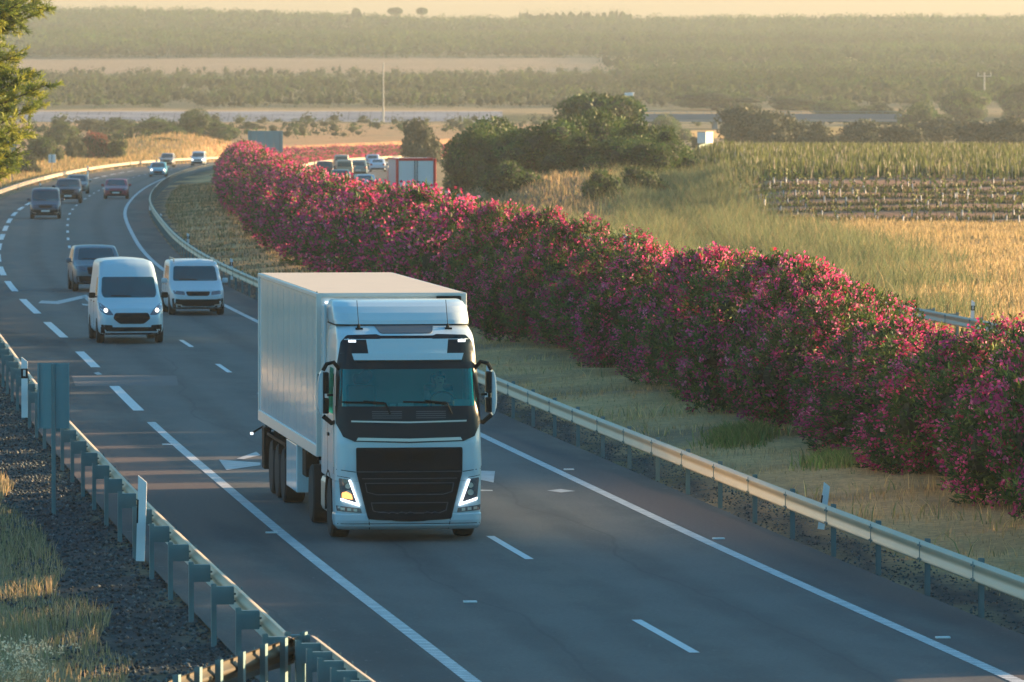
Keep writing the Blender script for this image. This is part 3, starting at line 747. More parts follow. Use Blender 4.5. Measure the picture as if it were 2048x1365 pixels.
grass_field('median_weeds', 'scattered olive weeds and taller straw tufts on the median', -12, 14, 82, 235, 60000, 0.42, 0.022, [(0.36, 0.29, 0.10), (0.66, 0.44, 0.2), (0.18, 0.19, 0.07)], [.25, .65, .10],
            lambda x, y: (lambda o: (o > 3.0) & (o < 7.0) & (_hash_noise(x, y, 1.1, 61) + 0.5 * _hash_noise(x, y, 3.7, 62) > 0.62))(offset_of(x, y)[0]), lean=0.9)
def dry_plant():
    x, y = bp(38, 1375); n = 90
    P = np.stack([rng.normal(0, 0.08, n), rng.normal(0, 0.08, n), np.zeros(n)], 1)
    V, F, C = blades(P, rng.uniform(0.3, 0.85, n), np.full(n, 0.009), pick(n, [(0.5, 0.38, 0.22)], None, 0.15), 0.8)
    tips = V.reshape(-1, 6, 3)[:, 4]; k = np.repeat(tips, 9, axis=0); k = k + rng.normal(0, 0.035, k.shape)
    V2, F2, C2 = leaf_quads(k, unit(rng.normal(0, 1, k.shape) + np.array([0, 0, 0.6])), 0.05, 0.022, pick(len(k), [(0.75, 0.6, 0.42), (0.6, 0.45, 0.28)], None, 0.1))
    r = empty('dry_plant', (x, y, hz(x, y))); tag(r, 'pale dry plant with seed heads in the lower left corner', 'plant')
    link('stems', np_mesh('stems', V, F, cols=C), M['grass'], r); link('seed_heads', np_mesh('seeds', V2, F2, cols=C2), M['grass'], r)

def stones(name, label, x0, x1, y0, y1, n, size, mask):
    x = rng.uniform(x0, x1, n); y = rng.uniform(y0, y1, n); k = mask(x, y); x, y = x[k], y[k]; n = len(x)
    base = np.array([(1, 0, 0), (0, 1, 0), (-1, 0, 0), (0, -1, 0), (0, 0, 0.8), (0, 0, -0.8)], float)
    fc = np.array([(0, 1, 4), (1, 2, 4), (2, 3, 4), (3, 0, 4), (1, 0, 5), (2, 1, 5), (3, 2, 5), (0, 3, 5)])
    s = size * rng.uniform(0.5, 1.4, n); a = rng.uniform(0, 2 * PI, n)
    V = base[None] * (1 + rng.uniform(-0.35, 0.35, (n, 6, 3))); c, s_ = np.cos(a)[:, None], np.sin(a)[:, None]
    V = np.stack([V[..., 0] * c - V[..., 1] * s_, V[..., 0] * s_ + V[..., 1] * c, V[..., 2]], 2) * s[:, None, None]
    V += np.stack([x, y, height(x, y) + s * 0.35], 1)[:, None]
    F = (np.arange(n)[:, None, None] * 6 + fc[None]).reshape(-1, 3)
    C = np.repeat(pick(n, [(0.055, 0.08, 0.09), (0.03, 0.05, 0.06), (0.11, 0.125, 0.13)], [.4, .35, .25], 0.35), 6, axis=0)
    return tag(link(name, np_mesh(name, V.reshape(-1, 3), F, cols=C), M['stone']), label, 'gravel', kind='stuff')
stones('gravel', 'blue grey crushed stone bank behind the near guardrail', -22, 0, 72, 200, 130000, 0.032, lambda x, y: (lambda o: (o < -9.5) & (o > -11.9 + 0.5 * _hash_noise(x, y, 2.5, 31)))(offset_of(x, y)[0]))
stones('gravel', 'strip of grey crushed stone at the foot of the median guardrail', -14, 12, 75, 250, 190000, 0.02, off_mask(1.5, 2.75))

# ------------------------------------------------------------------ leaves
def leaf_quads(P, D, L, W, cols):
    """rhombic leaves: P base (n,3), D unit direction (n,3)"""
    n = len(P); R = rng.normal(0, 1, (n, 3)); S = np.cross(D, R); S /= np.linalg.norm(S, axis=1)[:, None] + 1e-9
    L = np.broadcast_to(L, (n,)); W = np.broadcast_to(W, (n,))
    V = np.stack([P, P + D * (L * 0.45)[:, None] + S * (W / 2)[:, None], P + D * L[:, None], P + D * (L * 0.45)[:, None] - S * (W / 2)[:, None]], 1).reshape(-1, 3)
    F = np.arange(n * 4).reshape(-1, 4)
    return V, F, np.repeat(cols, 4, axis=0)
def unit(v): return v / (np.linalg.norm(v, axis=1)[:, None] + 1e-9)
def lobes_pts(lobes, n, inner=0.25):
    """points near the outside of a union of ellipsoids, with outward normals"""
    lb = np.array(lobes, float); a = lb[:, 3] * lb[:, 4] ; k = rng.choice(len(lb), n, p=a / a.sum())
    d = unit(rng.normal(0, 1, (n, 3))); r = np.where(rng.uniform(0, 1, n) < inner, rng.uniform(0.55, 0.9, n), rng.uniform(0.86, 1.06, n))
    rad = np.stack([lb[k, 3], lb[k, 3], lb[k, 4]], 1); P = lb[k, :3] + d * rad * r[:, None]
    keep = np.ones(n, bool)
    for j in range(len(lb)):
        q = (P - lb[j, :3]) / np.array([lb[j, 3], lb[j, 3], lb[j, 4]]); keep &= (np.linalg.norm(q, axis=1) > 0.72) | (k == j)
    keep &= P[:, 2] > 0.02
    return P[keep], unit(d / rad)[keep]
def lumpy_core(lobes, scale, seg=2):
    bm = bmesh.new()
    for x, y, z, r, rz_ in lobes:
        res = bmesh.ops.create_icosphere(bm, subdivisions=seg, radius=1.0)
        for v in res['verts']:
            k = scale * (1 + 0.16 * math.sin(7 * v.co.x + x) * math.sin(6 * v.co.y + 2 * z) + random.uniform(-0.08, 0.08))
            v.co = Vector((x + v.co.x * r * k, y + v.co.y * r * k, max(0.0, z + v.co.z * rz_ * k)))
    return bm_mesh('core', bm)

dry_plant()
OLE_G = [(0.045, 0.095, 0.024), (0.080, 0.135, 0.030), (0.028, 0.062, 0.020), (0.15, 0.19, 0.035)]
OLE_P = [(0.58, 0.05, 0.20), (0.66, 0.09, 0.25), (0.44, 0.03, 0.15), (0.72, 0.20, 0.33), (0.54, 0.035, 0.10)]
def oleander(seed, nleaf, leafL, leafW, nclus, npet, petal, H=3.9, R=2.0):
    global rng
    rng = np.random.default_rng(seed); random.seed(seed)
    lobes = []
    for k in range(16):
        a = rng.uniform(0, 2 * PI); q = R * 0.80 * math.sqrt(rng.uniform(0.0, 1)); r = rng.uniform(0.5, 0.8)
        top = H * (1.0 - 0.42 * (q / (R * 0.8)) ** 2) * rng.uniform(0.9, 1.02)
        lobes.append((q * math.cos(a), q * math.sin(a), max(r, top - r * 1.2), r, r * 1.2))
    for k in range(8):
        a = k * 2 * PI / 8 + rng.uniform(-.3, .3); r = rng.uniform(0.55, 0.8); lobes.append(((R - r * 0.8) * math.cos(a), (R - r * 0.8) * math.sin(a), rng.uniform(0.7, 1.7), r, 1.0))
    lobes.append((0, 0, H * 0.45, R * 0.74, H * 0.43))
    # whorled shoots: leaves grouped round twig ends
    P, N = lobes_pts(lobes, nleaf // 7, 0.42); n = len(P)
    ax = unit(N * 0.7 + np.array([0, 0, 0.75]) + rng.normal(0, 0.35, (n, 3)))
    P7 = np.repeat(P, 7, axis=0) + np.repeat(ax, 7, axis=0) * rng.uniform(-0.12, 0.12, (n * 7, 1)); D = unit(np.repeat(ax, 7, axis=0) * 0.8 + rng.normal(0, 0.6, (n * 7, 3)))
    tone = np.repeat(pick(n, OLE_G, [.36, .3, .22, .12], 0.2), 7, axis=0)
    V, F, C = leaf_quads(P7, D, leafL * rng.uniform(0.7, 1.2, n * 7), leafW, tone * rng.uniform(0.8, 1.25, (n * 7, 1)))
    kz_ = H / np.percentile(V[:, 2], 99.7); V[:, 2] *= kz_
    fol = np_mesh('foliage', V, F, cols=C); fol.materials.append(M['leaf'])
    # blossom heads
    P, N = lobes_pts(lobes, nclus, 0.0); w = 0.35 + 0.65 * (0.5 + 0.5 * np.sin(P[:, 0] * 2.1 + seed) * np.sin(P[:, 2] * 1.9 + P[:, 1] * 1.3 + seed))
    P = P[rng.uniform(0, 1, len(P)) < w]; N = N[:0] if False else P / (np.linalg.norm(P, axis=1)[:, None] + 1e-6); n = len(P)
    P = P + N * 0.07
    Q = np.repeat(P, npet, axis=0) + rng.normal(0, petal * 0.95, (n * npet, 3)); D = unit(rng.normal(0, 1, (n * npet, 3)) + np.array([0, 0, 0.3]))
    tone = np.repeat(pick(n, OLE_P, [.3, .25, .25, .1, .1], 0.15), npet, axis=0)
    V, F, C = leaf_quads(Q, D, petal * rng.uniform(0.8, 1.4, n * npet), petal * 1.05, tone * rng.uniform(0.8, 1.25, (n * npet, 1)))
    V[:, 2] *= kz_
    blo = np_mesh('blossoms', V, F, cols=C); blo.materials.append(M['petal'])
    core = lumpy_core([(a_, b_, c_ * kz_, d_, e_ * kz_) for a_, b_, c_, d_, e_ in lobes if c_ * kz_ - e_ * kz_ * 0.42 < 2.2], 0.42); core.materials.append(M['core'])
    return fol, blo, core
NEAR = [oleander(100 + i, 40000, 0.17, 0.038, 2300, 10, 0.062) for i in range(5)]
FAR = [oleander(200 + i, 9000, 0.24, 0.07, 1500, 4, 0.11) for i in range(3)]
LOW = [oleander(300 + i, 4500, 0.26, 0.09, 800, 3, 0.15, H=1.9, R=1.5) for i in range(2)]
rng = np.random.default_rng(5); random.seed(5)
PLACES = ['whose blossoms reach the right edge of the picture', 'second from the right edge, hanging low over the dry grass', 'third from the right edge, under a gap in the hedge top',
          'with a low top that opens a view of the far guardrail', 'with a tall rounded top just left of the gap', 'tall and dark green topped left of the tallest mound',
          'standing right of a darker green bush', 'level with the tilted delineator far behind the rail', 'behind the straw patch where the guardrail passes the lorry', 'first one right of the lorry mirror', 'partly hidden by the lorry roof']
def place_bush(s, off, sc, protos, label, group, k):
    yc = float(np.interp(s, SS, SY)); x, y, h = on_line(s, off)
    z = hz(x, y) - 0.05
    r = empty('oleander_bush', (x, y, z), random.uniform(0, 2 * PI)); r.scale = sc
    tag(r, label, 'oleander bush', group)
    f, b, c = protos[k % len(protos)]
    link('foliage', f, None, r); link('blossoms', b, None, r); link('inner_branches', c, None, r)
s = s_of_y(84.0); k = 0
HS = {3: 0.80, 2: 0.93, 4: 1.04, 5: 1.05, 6: 1.0}
HZ = [84, 105, 112, 117, 121, 127, 132, 138, 144, 152, 165, 178, 200, 218, 300, 400, 600]; HV = [3.5, 3.6, 3.5, 3.0, 2.6, 2.55, 2.8, 3.45, 3.7, 3.45, 3.15, 3.4, 3.75, 3.75, 3.5, 3.6, 3.6]
while s < s_of_y(560):
    yc = float(np.interp(s, SS, SY)); near = yc < 210
    v = float(np.interp(yc, HZ, HV)) / 3.9 * (random.uniform(0.97, 1.03) if yc < 150 else (1.05 if k % 2 else 0.9) * random.uniform(0.95, 1.04))
    off = 7.65 + 0.9 * float(ss(yc, 250, 380)) + random.uniform(-0.3, 0.3) - 0.4 * (1 - float(ss(yc, 100, 150)))
    if yc < 112: lab, gp = 'large pink oleander bush cut by the right edge of the picture, hanging over dry grass', 'oleander bushes at the right picture edge'
    elif yc < 134: lab, gp = 'low pink oleander bush of the stretch where the far guardrail shows above', 'low oleander bushes of the near hedge'
    elif yc < 150: lab, gp = 'tallest pink oleander mound of the hedge, just left of the low stretch', 'tallest oleander mounds of the near hedge'
    elif yc < 205: lab, gp = 'big pink oleander bush of the hedge between the tallest mound and the lorry', 'oleander bushes right of the lorry'
    elif yc < 330: lab = 'pink flowering oleander of the median hedge, between lorry roof and red box lorry'
    else: lab = 'dusky pink oleander bush where the median hedge bends left of the distant queue of cars'
    w_ = random.uniform(0.96, 1.1) if near else random.uniform(1.0, 1.12)
    if near: place_bush(s + 2.3, off + 1.7, (0.95, 0.95, v * (0.78 if not 112 < yc < 134 else 0.68)), NEAR, 'oleander bush added on the far side of the near median hedge to block sun streaks', 'oleander bushes added on the far side of the near hedge', k + 2)  # added second row, keeps low sun from streaking the road
    place_bush(s, off, (w_, w_, v), NEAR if near else FAR, lab, 'oleander bushes of the median hedge' if yc >= 205 else gp, k)
    s += random.uniform(4.3, 5.1) if near else random.uniform(3.4, 4.2); k += 1
while s < s_of_y(1080):
    yc = float(np.interp(s, SS, SY))
    v = 0.95 if yc < 620 else 0.9
    place_bush(s, 8.0 + float(shift2(yc)) * 0.4, (1.25, 1.25, v * (1.35 if yc < 640 else 1.25)), LOW, 'small faded pink oleander of the far hedge curving behind the car queue', 'oleander bushes of the far curved hedge', k)
    s += 3.6; k += 1
print('bushes', k)

# ------------------------------------------------------------------ trees
def tree_proto(seed, H, R, cs, ps, nleaf=7000, leaf=0.3, base=0.3, flat=0.75, trunk=True, nl=12, umbrella=False):
    global rng
    rng = np.random.default_rng(seed); random.seed(seed)
    lobes = []
    for k in range(nl):
        a = rng.uniform(0, 2 * PI); q = R * 0.75 * math.sqrt(rng.uniform(0, 1)); r = R * rng.uniform(0.26, 0.46)
        if umbrella: z = H * (0.80 - 0.10 * (q / R) ** 2)
        else: z = H * (base + (0.92 - base) * rng.uniform(0.1, 1) * (1 - 0.55 * (q / R) ** 2)) - r * 0.3
        lobes.append((q * math.cos(a), q * math.sin(a), max(z, r * 0.5), r, r * flat))
    if not umbrella: lobes.append((0, 0, H * 0.5, R * 0.55, H * 0.32))
    P, N = lobes_pts(lobes, nleaf, 0.3); n = len(P)
    D = unit(N * 0.6 + rng.normal(0, 0.7, (n, 3)))
    clump = 0.75 + 0.35 * np.sin(P[:, 0] * 5 / R + seed) * np.sin(P[:, 2] * 9 / H + P[:, 1] * 4 / R)
    V, F, C = leaf_quads(P, D, leaf * rng.uniform(0.6, 1.3, n), leaf * 0.6, pick(n, cs, ps, 0.2) * clump[:, None])
    V[:, 2] *= H / V[:, 2].max(); V[:, :2] *= R / np.percentile(np.linalg.norm(V[:, :2], axis=1), 97)
    fol = np_mesh('crown', V, F, cols=C); fol.materials.append(M['leaf'])
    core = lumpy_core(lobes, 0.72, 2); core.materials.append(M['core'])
    bm = bmesh.new(); tw = max(0.08, R * 0.06)
    tube(bm, [(0, 0, -0.4), (0.05 * R, 0.02, H * 0.25), (0.02 * R, 0.06 * R, H * 0.55), (0, 0, H * 0.75)], [tw * 1.3, tw, tw * 0.7, tw * 0.3], 7)
    for x, y, z, r, _ in lobes[:7]: tube(bm, [(0.03 * R, 0.02, H * 0.28), (x * 0.5, y * 0.5, z * 0.7), (x, y, z)], [tw * 0.6, tw * 0.4, tw * 0.15], 5)
    tr = bm_mesh('trunk', bm); tr.materials.append(M['bark'])
    return fol, core, tr, H, R
DG = [(0.032, 0.085, 0.024), (0.055, 0.115, 0.028), (0.10, 0.15, 0.036)]
YG = [(0.10, 0.14, 0.035), (0.15, 0.17, 0.05), (0.07, 0.11, 0.03)]
RD = [(0.24, 0.05, 0.05), (0.16, 0.04, 0.04), (0.08, 0.08, 0.03)]
OL = [(0.065, 0.085, 0.045), (0.085, 0.10, 0.055), (0.045, 0.065, 0.032)]
TP = {'dark': [tree_proto(400 + i, 7.0, 4.2, DG, [.3, .4, .3], 11000, 0.30, base=0.08, nl=16) for i in range(3)],
      'shrub': [tree_proto(410 + i, 4.0, 3.0, DG, [.2, .45, .35], 4500, 0.3, base=0.1) for i in range(2)],
      'olive': [tree_proto(420 + i, 4.0, 2.6, OL, [.4, .3, .3], 3500, 0.3, base=0.2) for i in range(2)],
      'lime': [tree_proto(430, 3.6, 2.4, YG, [.4, .35, .25], 4000, 0.28, base=0.1)],
      'red': [tree_proto(440, 4.2, 2.8, RD, [.45, .35, .2], 4500, 0.28, base=0.1)],
      'umbrella': [tree_proto(450, 8.0, 5.0, DG, [.5, .35, .15], 6000, 0.35, umbrella=True, flat=0.6)]}
rng = np.random.default_rng(6); random.seed(6)
def tree(kind, px, py_base, py_top, wpx, label, Z=None, group='trees and shrubs beyond the road', sink=0.2, name=None, cat='tree'):
    if Z is None: x, Z = bp(px, py_base, 0, False)
    x = (px - 1024) * Z / FPX; z = hz(x, Z)
    h = CAM_H - (py_top - YH) * Z / FPX - z; w = wpx * Z / FPX / 2
    f, c, t, H, R = random.choice(TP[kind])
    r = empty(name or {'shrub': 'shrub', 'lime': 'shrub', 'red': 'shrub', 'umbrella': 'stone_pine', 'olive': 'olive_tree', 'dark': 'evergreen_tree'}[kind], (x, Z, z - sink), random.uniform(0, 6.28))
    q = max(0.12, w / R); r.scale = (q, q, max(0.15, (h + sink) / (H * 1.0)))
    tag(r, label, cat, group)
    link('crown', f, None, r); link('inner_branches', c, None, r); link('trunk', t, None, r)
    return r
# dark clump right of the red lorry
G1 = 'dark evergreen clump right of the red box lorry'
tree('dark', 955, 0, 250, 150, 'dark tree at the left end of the evergreen clump, beside the red box lorry', 470, G1)
tree('dark', 1040, 0, 258, 150, 'low broad evergreen in the left half of the dark clump', 455, G1)
tree('dark', 1130, 0, 228, 170, 'evergreen under the dome shaped crown at the middle of the dark clump', 470, G1)
tree('umbrella', 1195, 0, 180, 225, 'tall dome shaped umbrella crown standing behind the dark clump', 620, G1)
tree('dark', 1200, 0, 212, 190, 'tallest dense evergreen in the middle of the dark clump', 480, G1)
tree('dark', 1275, 0, 232, 170, 'rounded evergreen right of the tallest tree of the clump', 460, G1)
tree('dark', 1335, 0, 250, 130, 'evergreen at the right end of the dark clump beside the vineyard', 455, G1)
tree('shrub', 1010, 0, 318, 130, 'low dark shrub at the foot of the clump, on the brown bank', 425, G1, cat='shrub')
tree('shrub', 1205, 0, 335, 90, 'small shrub hanging over the bank beneath the middle of the clump', 400, G1, cat='shrub')
tree('shrub', 1290, 0, 330, 110, 'low shrub at the right foot of the clump next to tall grass', 410, G1, cat='shrub')
tree('olive', 845, 0, 232, 95, 'hazy isolated olive tree standing left of the dark clump', 760, G1)
tree('shrub', 930, 0, 262, 60, 'shrub filling the gap at the left foot of the evergreen clump', 500, G1, cat='shrub')
tree('dark', 1005, 0, 228, 200, 'evergreen behind the left half of the dark clump', 500, G1)
tree('dark', 1078, 0, 236, 200, 'broad low evergreen filling the left middle of the dark clump', 448, G1)
tree('dark', 1165, 0, 262, 180, 'broad low evergreen filling the centre of the dark clump', 446, G1)
tree('dark', 1240, 0, 268, 170, 'broad low evergreen filling the right middle of the dark clump', 444, G1)
tree('dark', 1300, 0, 275, 130, 'low evergreen at the vineyard side of the dark clump, in front', 440, G1)
# left of the bend
G2 = 'trees and shrubs outside the bend'
tree('dark', 120, 0, 232, 70, 'dark green tree standing behind the pale square sign', 960, G2)
tree('shrub', 85, 0, 268, 80, 'dark bush between the pine and the pale square sign', 760, G2, cat='shrub')
tree('shrub', 28, 0, 300, 80, 'bush under the pine at the left picture edge', 640, G2, cat='shrub')
tree('olive', 60, 0, 308, 50, 'small olive green bush behind the start of the orange rail', 640, G2, cat='shrub')
tree('red', 190, 0, 260, 75, 'reddish brown rounded shrub left of the yellow green one', 800, G2, cat='shrub')
tree('lime', 232, 0, 276, 55, 'yellow green shrub right of the reddish one', 800, G2, cat='shrub')
tree('olive', 150, 0, 272, 45, 'pale olive shrub left of the reddish one', 790, G2, cat='shrub')
tree('shrub', 330, 0, 276, 62, 'dark low shrub on the orange dirt above the distant cars', 880, G2, cat='shrub')
tree('dark', 385, 0, 216, 95, 'tall rounded green tree above the white oncoming car', 1010, G2)
tree('dark', 440, 0, 240, 80, 'green tree right of the tall rounded one, beside the large sign back', 1000, G2)
tree('dark', 300, 0, 236, 95, 'broad green tree left of the tall rounded one', 1060, G2)
tree('dark', 235, 0, 234, 80, 'hazy green tree behind the reddish shrub', 1100, G2)
tree('olive', 180, 0, 236, 80, 'hazy tree behind the pale olive shrub', 1120, G2)
tree('shrub', 345, 0, 250, 70, 'bush filling the foot of the tall rounded tree', 980, G2, cat='shrub')
tree('olive', 500, 0, 245, 60, 'pale bush above the big sign back', 1180, G2, cat='shrub')
tree('olive', 600, 0, 246, 40, 'small bush on the dirt bank above the far hedge', 1220, G2, cat='shrub')
# hazy trees beyond the vineyard
G3 = 'hazy trees beyond the vineyard'
for px, top, w, Z, lb in [(1490, 205, 150, 900, 'broad hazy tree behind the small white cabin'), (1560, 218, 130, 880, 'hazy tree right of the one behind the cabin'), (1430, 178, 200, 1350, 'wide flat crowned tree right of the umbrella crown'),
        (1640, 240, 90, 860, 'low hazy tree in front of the distant viaduct'), (1720, 236, 110, 900, 'hazy tree at the middle of the vineyard crest'), (1800, 246, 120, 880, 'low broad bush right of the viaduct end'), (1880, 232, 120, 950, 'olive tree above the right half of the vineyard'),
        (1960, 238, 120, 900, 'olive tree below the tall utility pole'), (2035, 228, 120, 900, 'olive tree at the right edge above the vineyard'), (1930, 172, 110, 1250, 'dark tree left of the utility pole foot'), (2040, 160, 100, 1300, 'dark tree at the right picture edge, higher up'),
        (1340, 225, 90, 1100, 'hazy tree just right of the dark clump'), (1840, 200, 120, 1150, 'rounded grey green tree upper right'), (1680, 196, 120, 1300, 'rounded tree above the viaduct'), (1590, 190, 110, 1350, 'rounded tree above the left end of the viaduct'), (1760, 205, 110, 1250, 'rounded tree above the right end of the viaduct')]:
    tree('olive' if Z < 1000 else 'dark', px, 0, top, w, lb, Z, G3)
# skyline trees
G4 = 'single trees on the skyline'
for kd, px, top, w, lb in [('umbrella', 792, 14, 40, 'umbrella shaped pine on the skyline, the broadest of the three'), ('umbrella', 844, 14, 26, 'small umbrella pine on the skyline right of the broad one'),
        ('dark', 715, 15, 26, 'narrow dark tree on the skyline left of the umbrella pine'), ('umbrella', 533, 19, 30, 'rounded tree on the skyline, leftmost of the four single ones'), ('umbrella', 382, 24, 42, 'low flat crown on the skyline near the upper left')]:
    tree(kd, px, 0, top, w, lb, 3180, G4)
# near pine at the left edge
def pine():
    global rng
    rng = np.random.default_rng(77); random.seed(77)
    Z = 205.0; x0 = -18.3; z0 = hz(x0, Z)
    root = empty('pine_tree', (x0, Z, z0)); tag(root, 'sunlit yellow green pine cut by the left edge of the picture', 'pine tree')
    bm = bmesh.new(); H = 14.0
    tube(bm, [(0, 0, -0.3), (0.1, 0, 4), (-0.1, 0.1, 9), (0, 0, H)], [0.28, 0.22, 0.14, 0.04], 9)
    tips = []
    for k in range(150):
        z = rng.uniform(4.6, H - 0.3); a = rng.uniform(0, 2 * PI); L = (2.75 + 0.6 * math.sin(z * 2.1)) * (1 - 0.30 * max(0, (z - 7) / (H - 7))) * rng.uniform(0.75, 1.08)
        d = Vector((math.cos(a), math.sin(a), 0)); e = d * L + Vector((0, 0, z + L * 0.22)); mdl = d * L * 0.5 + Vector((0, 0, z + L * 0.02))
        tube(bm, [(0, 0, z), mdl, e], [0.06, 0.035, 0.012], 5)
        for q in range(26):
            t = rng.uniform(0.25, 1.0); p = np.array(mdl.lerp(e, (t - .5) * 2) if t > .5 else Vector((0, 0, z)).lerp(mdl, t * 2)); dd = unit(np.array([[d.x, d.y, 0.55]]) * 0.8 + rng.normal(0, 0.55, (1, 3)))[0]
            ln = rng.uniform(0.25, 0.75); tips.append((p, dd, ln))
            if q % 3 == 0: tube(bm, [p, p + dd * ln], [0.012, 0.006], 4)
    link('trunk', bm_mesh('trunk', bm), M['bark'], root)
    P, D, C = [], [], []
    cs = np.array([(0.26, 0.32, 0.05), (0.34, 0.36, 0.06), (0.16, 0.22, 0.045), (0.10, 0.15, 0.04)])
    for p, d, ln in tips:
        n = 60; t = rng.uniform(0.1, 1.05, n); P.append(p + d * (ln * t)[:, None]); D.append(unit(d * 0.9 + rng.normal(0, 0.5, (n, 3)))); C.append(np.tile(cs[rng.integers(0, 4)], (n, 1)))
    P = np.concatenate(P); D = np.concatenate(D); C = np.concatenate(C) * rng.uniform(0.75, 1.3, (len(P), 1))
    V, F, CC = leaf_quads(P, D, rng.uniform(0.14, 0.26, len(P)), 0.028, C)
    link('needles', np_mesh('needles', V, F, cols=CC), M['leaf'], root)
pine()
rng = np.random.default_rng(8); random.seed(8)

# far woods and groves: thousands of small crowns in one object each
def crowns(name, label, x, y, r, hgt, cs, ps, seg=1, leafy=40, cat='woods'):
    n = len(x); z = height(x, y)
    base = bmesh.new(); bmesh.ops.create_icosphere(base, subdivisions=seg, radius=1.0)
    bv = np.array([v.co for v in base.verts]); bf = np.array([[v.index for v in f.verts] for f in base.faces]); base.free()
    V = bv[None] * (0.52 + rng.uniform(-0.2, 0.2, (n, len(bv), 1)))
    V = V * np.stack([r, r, hgt / 2], 1)[:, None]; V += np.stack([x, y, z + hgt * 0.45], 1)[:, None]
    F = (np.arange(n)[:, None, None] * len(bv) + bf[None]).reshape(-1, 3)
    cc = pick(n, cs, ps, 0.12) * (0.66 * (0.85 + 0.45 * _hash_noise(x, y, 110, 51) + 0.25 * _hash_noise(x, y, 33, 52)))[:, None]; cc = np.clip(cc, 0.008, 1); C = np.repeat(cc, len(bv), axis=0)
    V = V.reshape(-1, 3); q = np.array([0, 1, 2, 2])
    me_parts = [(V, np.hstack([F, F[:, 2:3]]), C)]
    # loose leafy sprays round each crown for an uneven outline
    d = unit(rng.normal(0, 1, (n * leafy, 3)) * np.array([1, 1, 0.9]) + np.array([0, 0, 0.25])); rr = np.repeat(np.stack([r, r, hgt / 2], 1), leafy, axis=0)
    P = np.repeat(np.stack([x, y, z + hgt * 0.45], 1), leafy, axis=0) + d * rr * rng.uniform(0.6, 1.05, (n * leafy, 1))
    L = np.repeat(r, leafy) * rng.uniform(0.14, 0.30, n * leafy)
    V2, F2, C2 = leaf_quads(P, unit(d + rng.normal(0, 0.6, (n * leafy, 3))), L, L * 0.7, np.repeat(cc, leafy, axis=0) * rng.uniform(0.88, 1.14, (n * leafy, 1)))
    Va = np.concatenate([V, V2]); Ca = np.concatenate([C, C2])
    me = bpy.data.meshes.new(name)
    F3 = F; F4 = F2 + len(V)
    loops = np.concatenate([F3.ravel(), F4.ravel()]).astype(np.int32)
    starts = np.concatenate([np.arange(len(F3)) * 3, len(F3) * 3 + np.arange(len(F4)) * 4]).astype(np.int32)
    me.vertices.add(len(Va)); me.vertices.foreach_set('co', Va.astype(np.float32).ravel())
    me.loops.add(len(loops)); me.loops.foreach_set('vertex_index', loops)
    me.polygons.add(len(starts)); me.polygons.foreach_set('loop_start', starts)
    a = me.color_attributes.new('tint', 'FLOAT_COLOR', 'POINT'); a.data.foreach_set('color', np.hstack([Ca, np.ones((len(Ca), 1))]).astype(np.float32).ravel())
    me.update(calc_edges=True); me.validate()
    return tag(link(name, me, M['woods']), label, cat, kind='stuff')
def scatter(n, x0, x1, y0, y1, dens=None):
    y = rng.uniform(y0, y1, n); x = rng.uniform(x0, x1, n) * (y / y1 * 0.9 + 0.1)
    if dens is not None:
        k = rng.uniform(0, 1, n) < dens(x, y); x, y = x[k], y[k]
    return x, y
x, y = scatter(9500, -200, 230, 1375, 2030, lambda x, y: np.clip(0.55 + 0.6 * _hash_noise(x, y, 22, 41) + 0.4 * _hash_noise(x, y, 70, 42), 0.06, 1) * (1 - 0.75 * ss(y, 1880, 2020) * (x < 40)))
crowns('olive_groves', 'hazy groves of small round trees between the canal and the pale stubble field', x, y, rng.uniform(0.8, 2.3, len(x)), rng.uniform(1.6, 4.0, len(x)), OL + DG[1:], [.3, .25, .15, .2, .1])
x, y = scatter(16000, -330, 340, 2300, 3320, lambda x, y: np.clip(0.75 + 0.5 * _hash_noise(x, y, 60, 43), 0.15, 1))
crowns('far_woods', 'dense hazy woods covering the far hillside up to the skyline', x, y, rng.uniform(1.6, 4.4, len(x)), rng.uniform(3, 7, len(x)), DG + OL[:1], [.4, .3, .15, .15])
x, y = scatter(4200, 20, 260, 1500, 2400, lambda x, y: (x > 38 + 10 * _hash_noise(x, y, 30, 2)) * np.where(((x - 125) / 15) ** 2 + ((y - 2170) / 60) ** 2 < 1.2, 0, 0.8))
crowns('right_woods', 'dense hazy woods on the slope at the upper right', x, y, rng.uniform(1.6, 3.8, len(x)), rng.uniform(3, 6, len(x)), DG + OL[:1], [.4, .3, .15, .15])
x, y = scatter(1500, -110, 130, 560, 1290, lambda x, y: (offset_of(x, y)[0] < -30) * 0.8 + (offset_of(x, y)[0] > 40) * (x > -5) * (y > 640) * np.clip(0.5 + 0.6 * _hash_noise(x, y, 25, 44), 0.05, 1))
crowns('scrub', 'low scrub scattered over the valley floor before the canal', x, y, rng.uniform(0.6, 2.0, len(x)), rng.uniform(0.9, 2.6, len(x)), OL + YG[:1] + DG[1:2], [.25, .25, .15, .15, .2], cat='scrub')
x = np.linspace(8, 52, 46) * 3180 / 2048 * 0.62 + 0; x = np.linspace(4, 60, 44); y = np.full(44, 3185.0) + rng.normal(0, 6, 44)
crowns('skyline_pines', 'row of pines standing along the skyline above the middle of the picture', x, y, rng.uniform(1.4, 2.6, 44), rng.uniform(8.0, 11.5, 44), DG, [.5, .3, .2], cat='tree row')
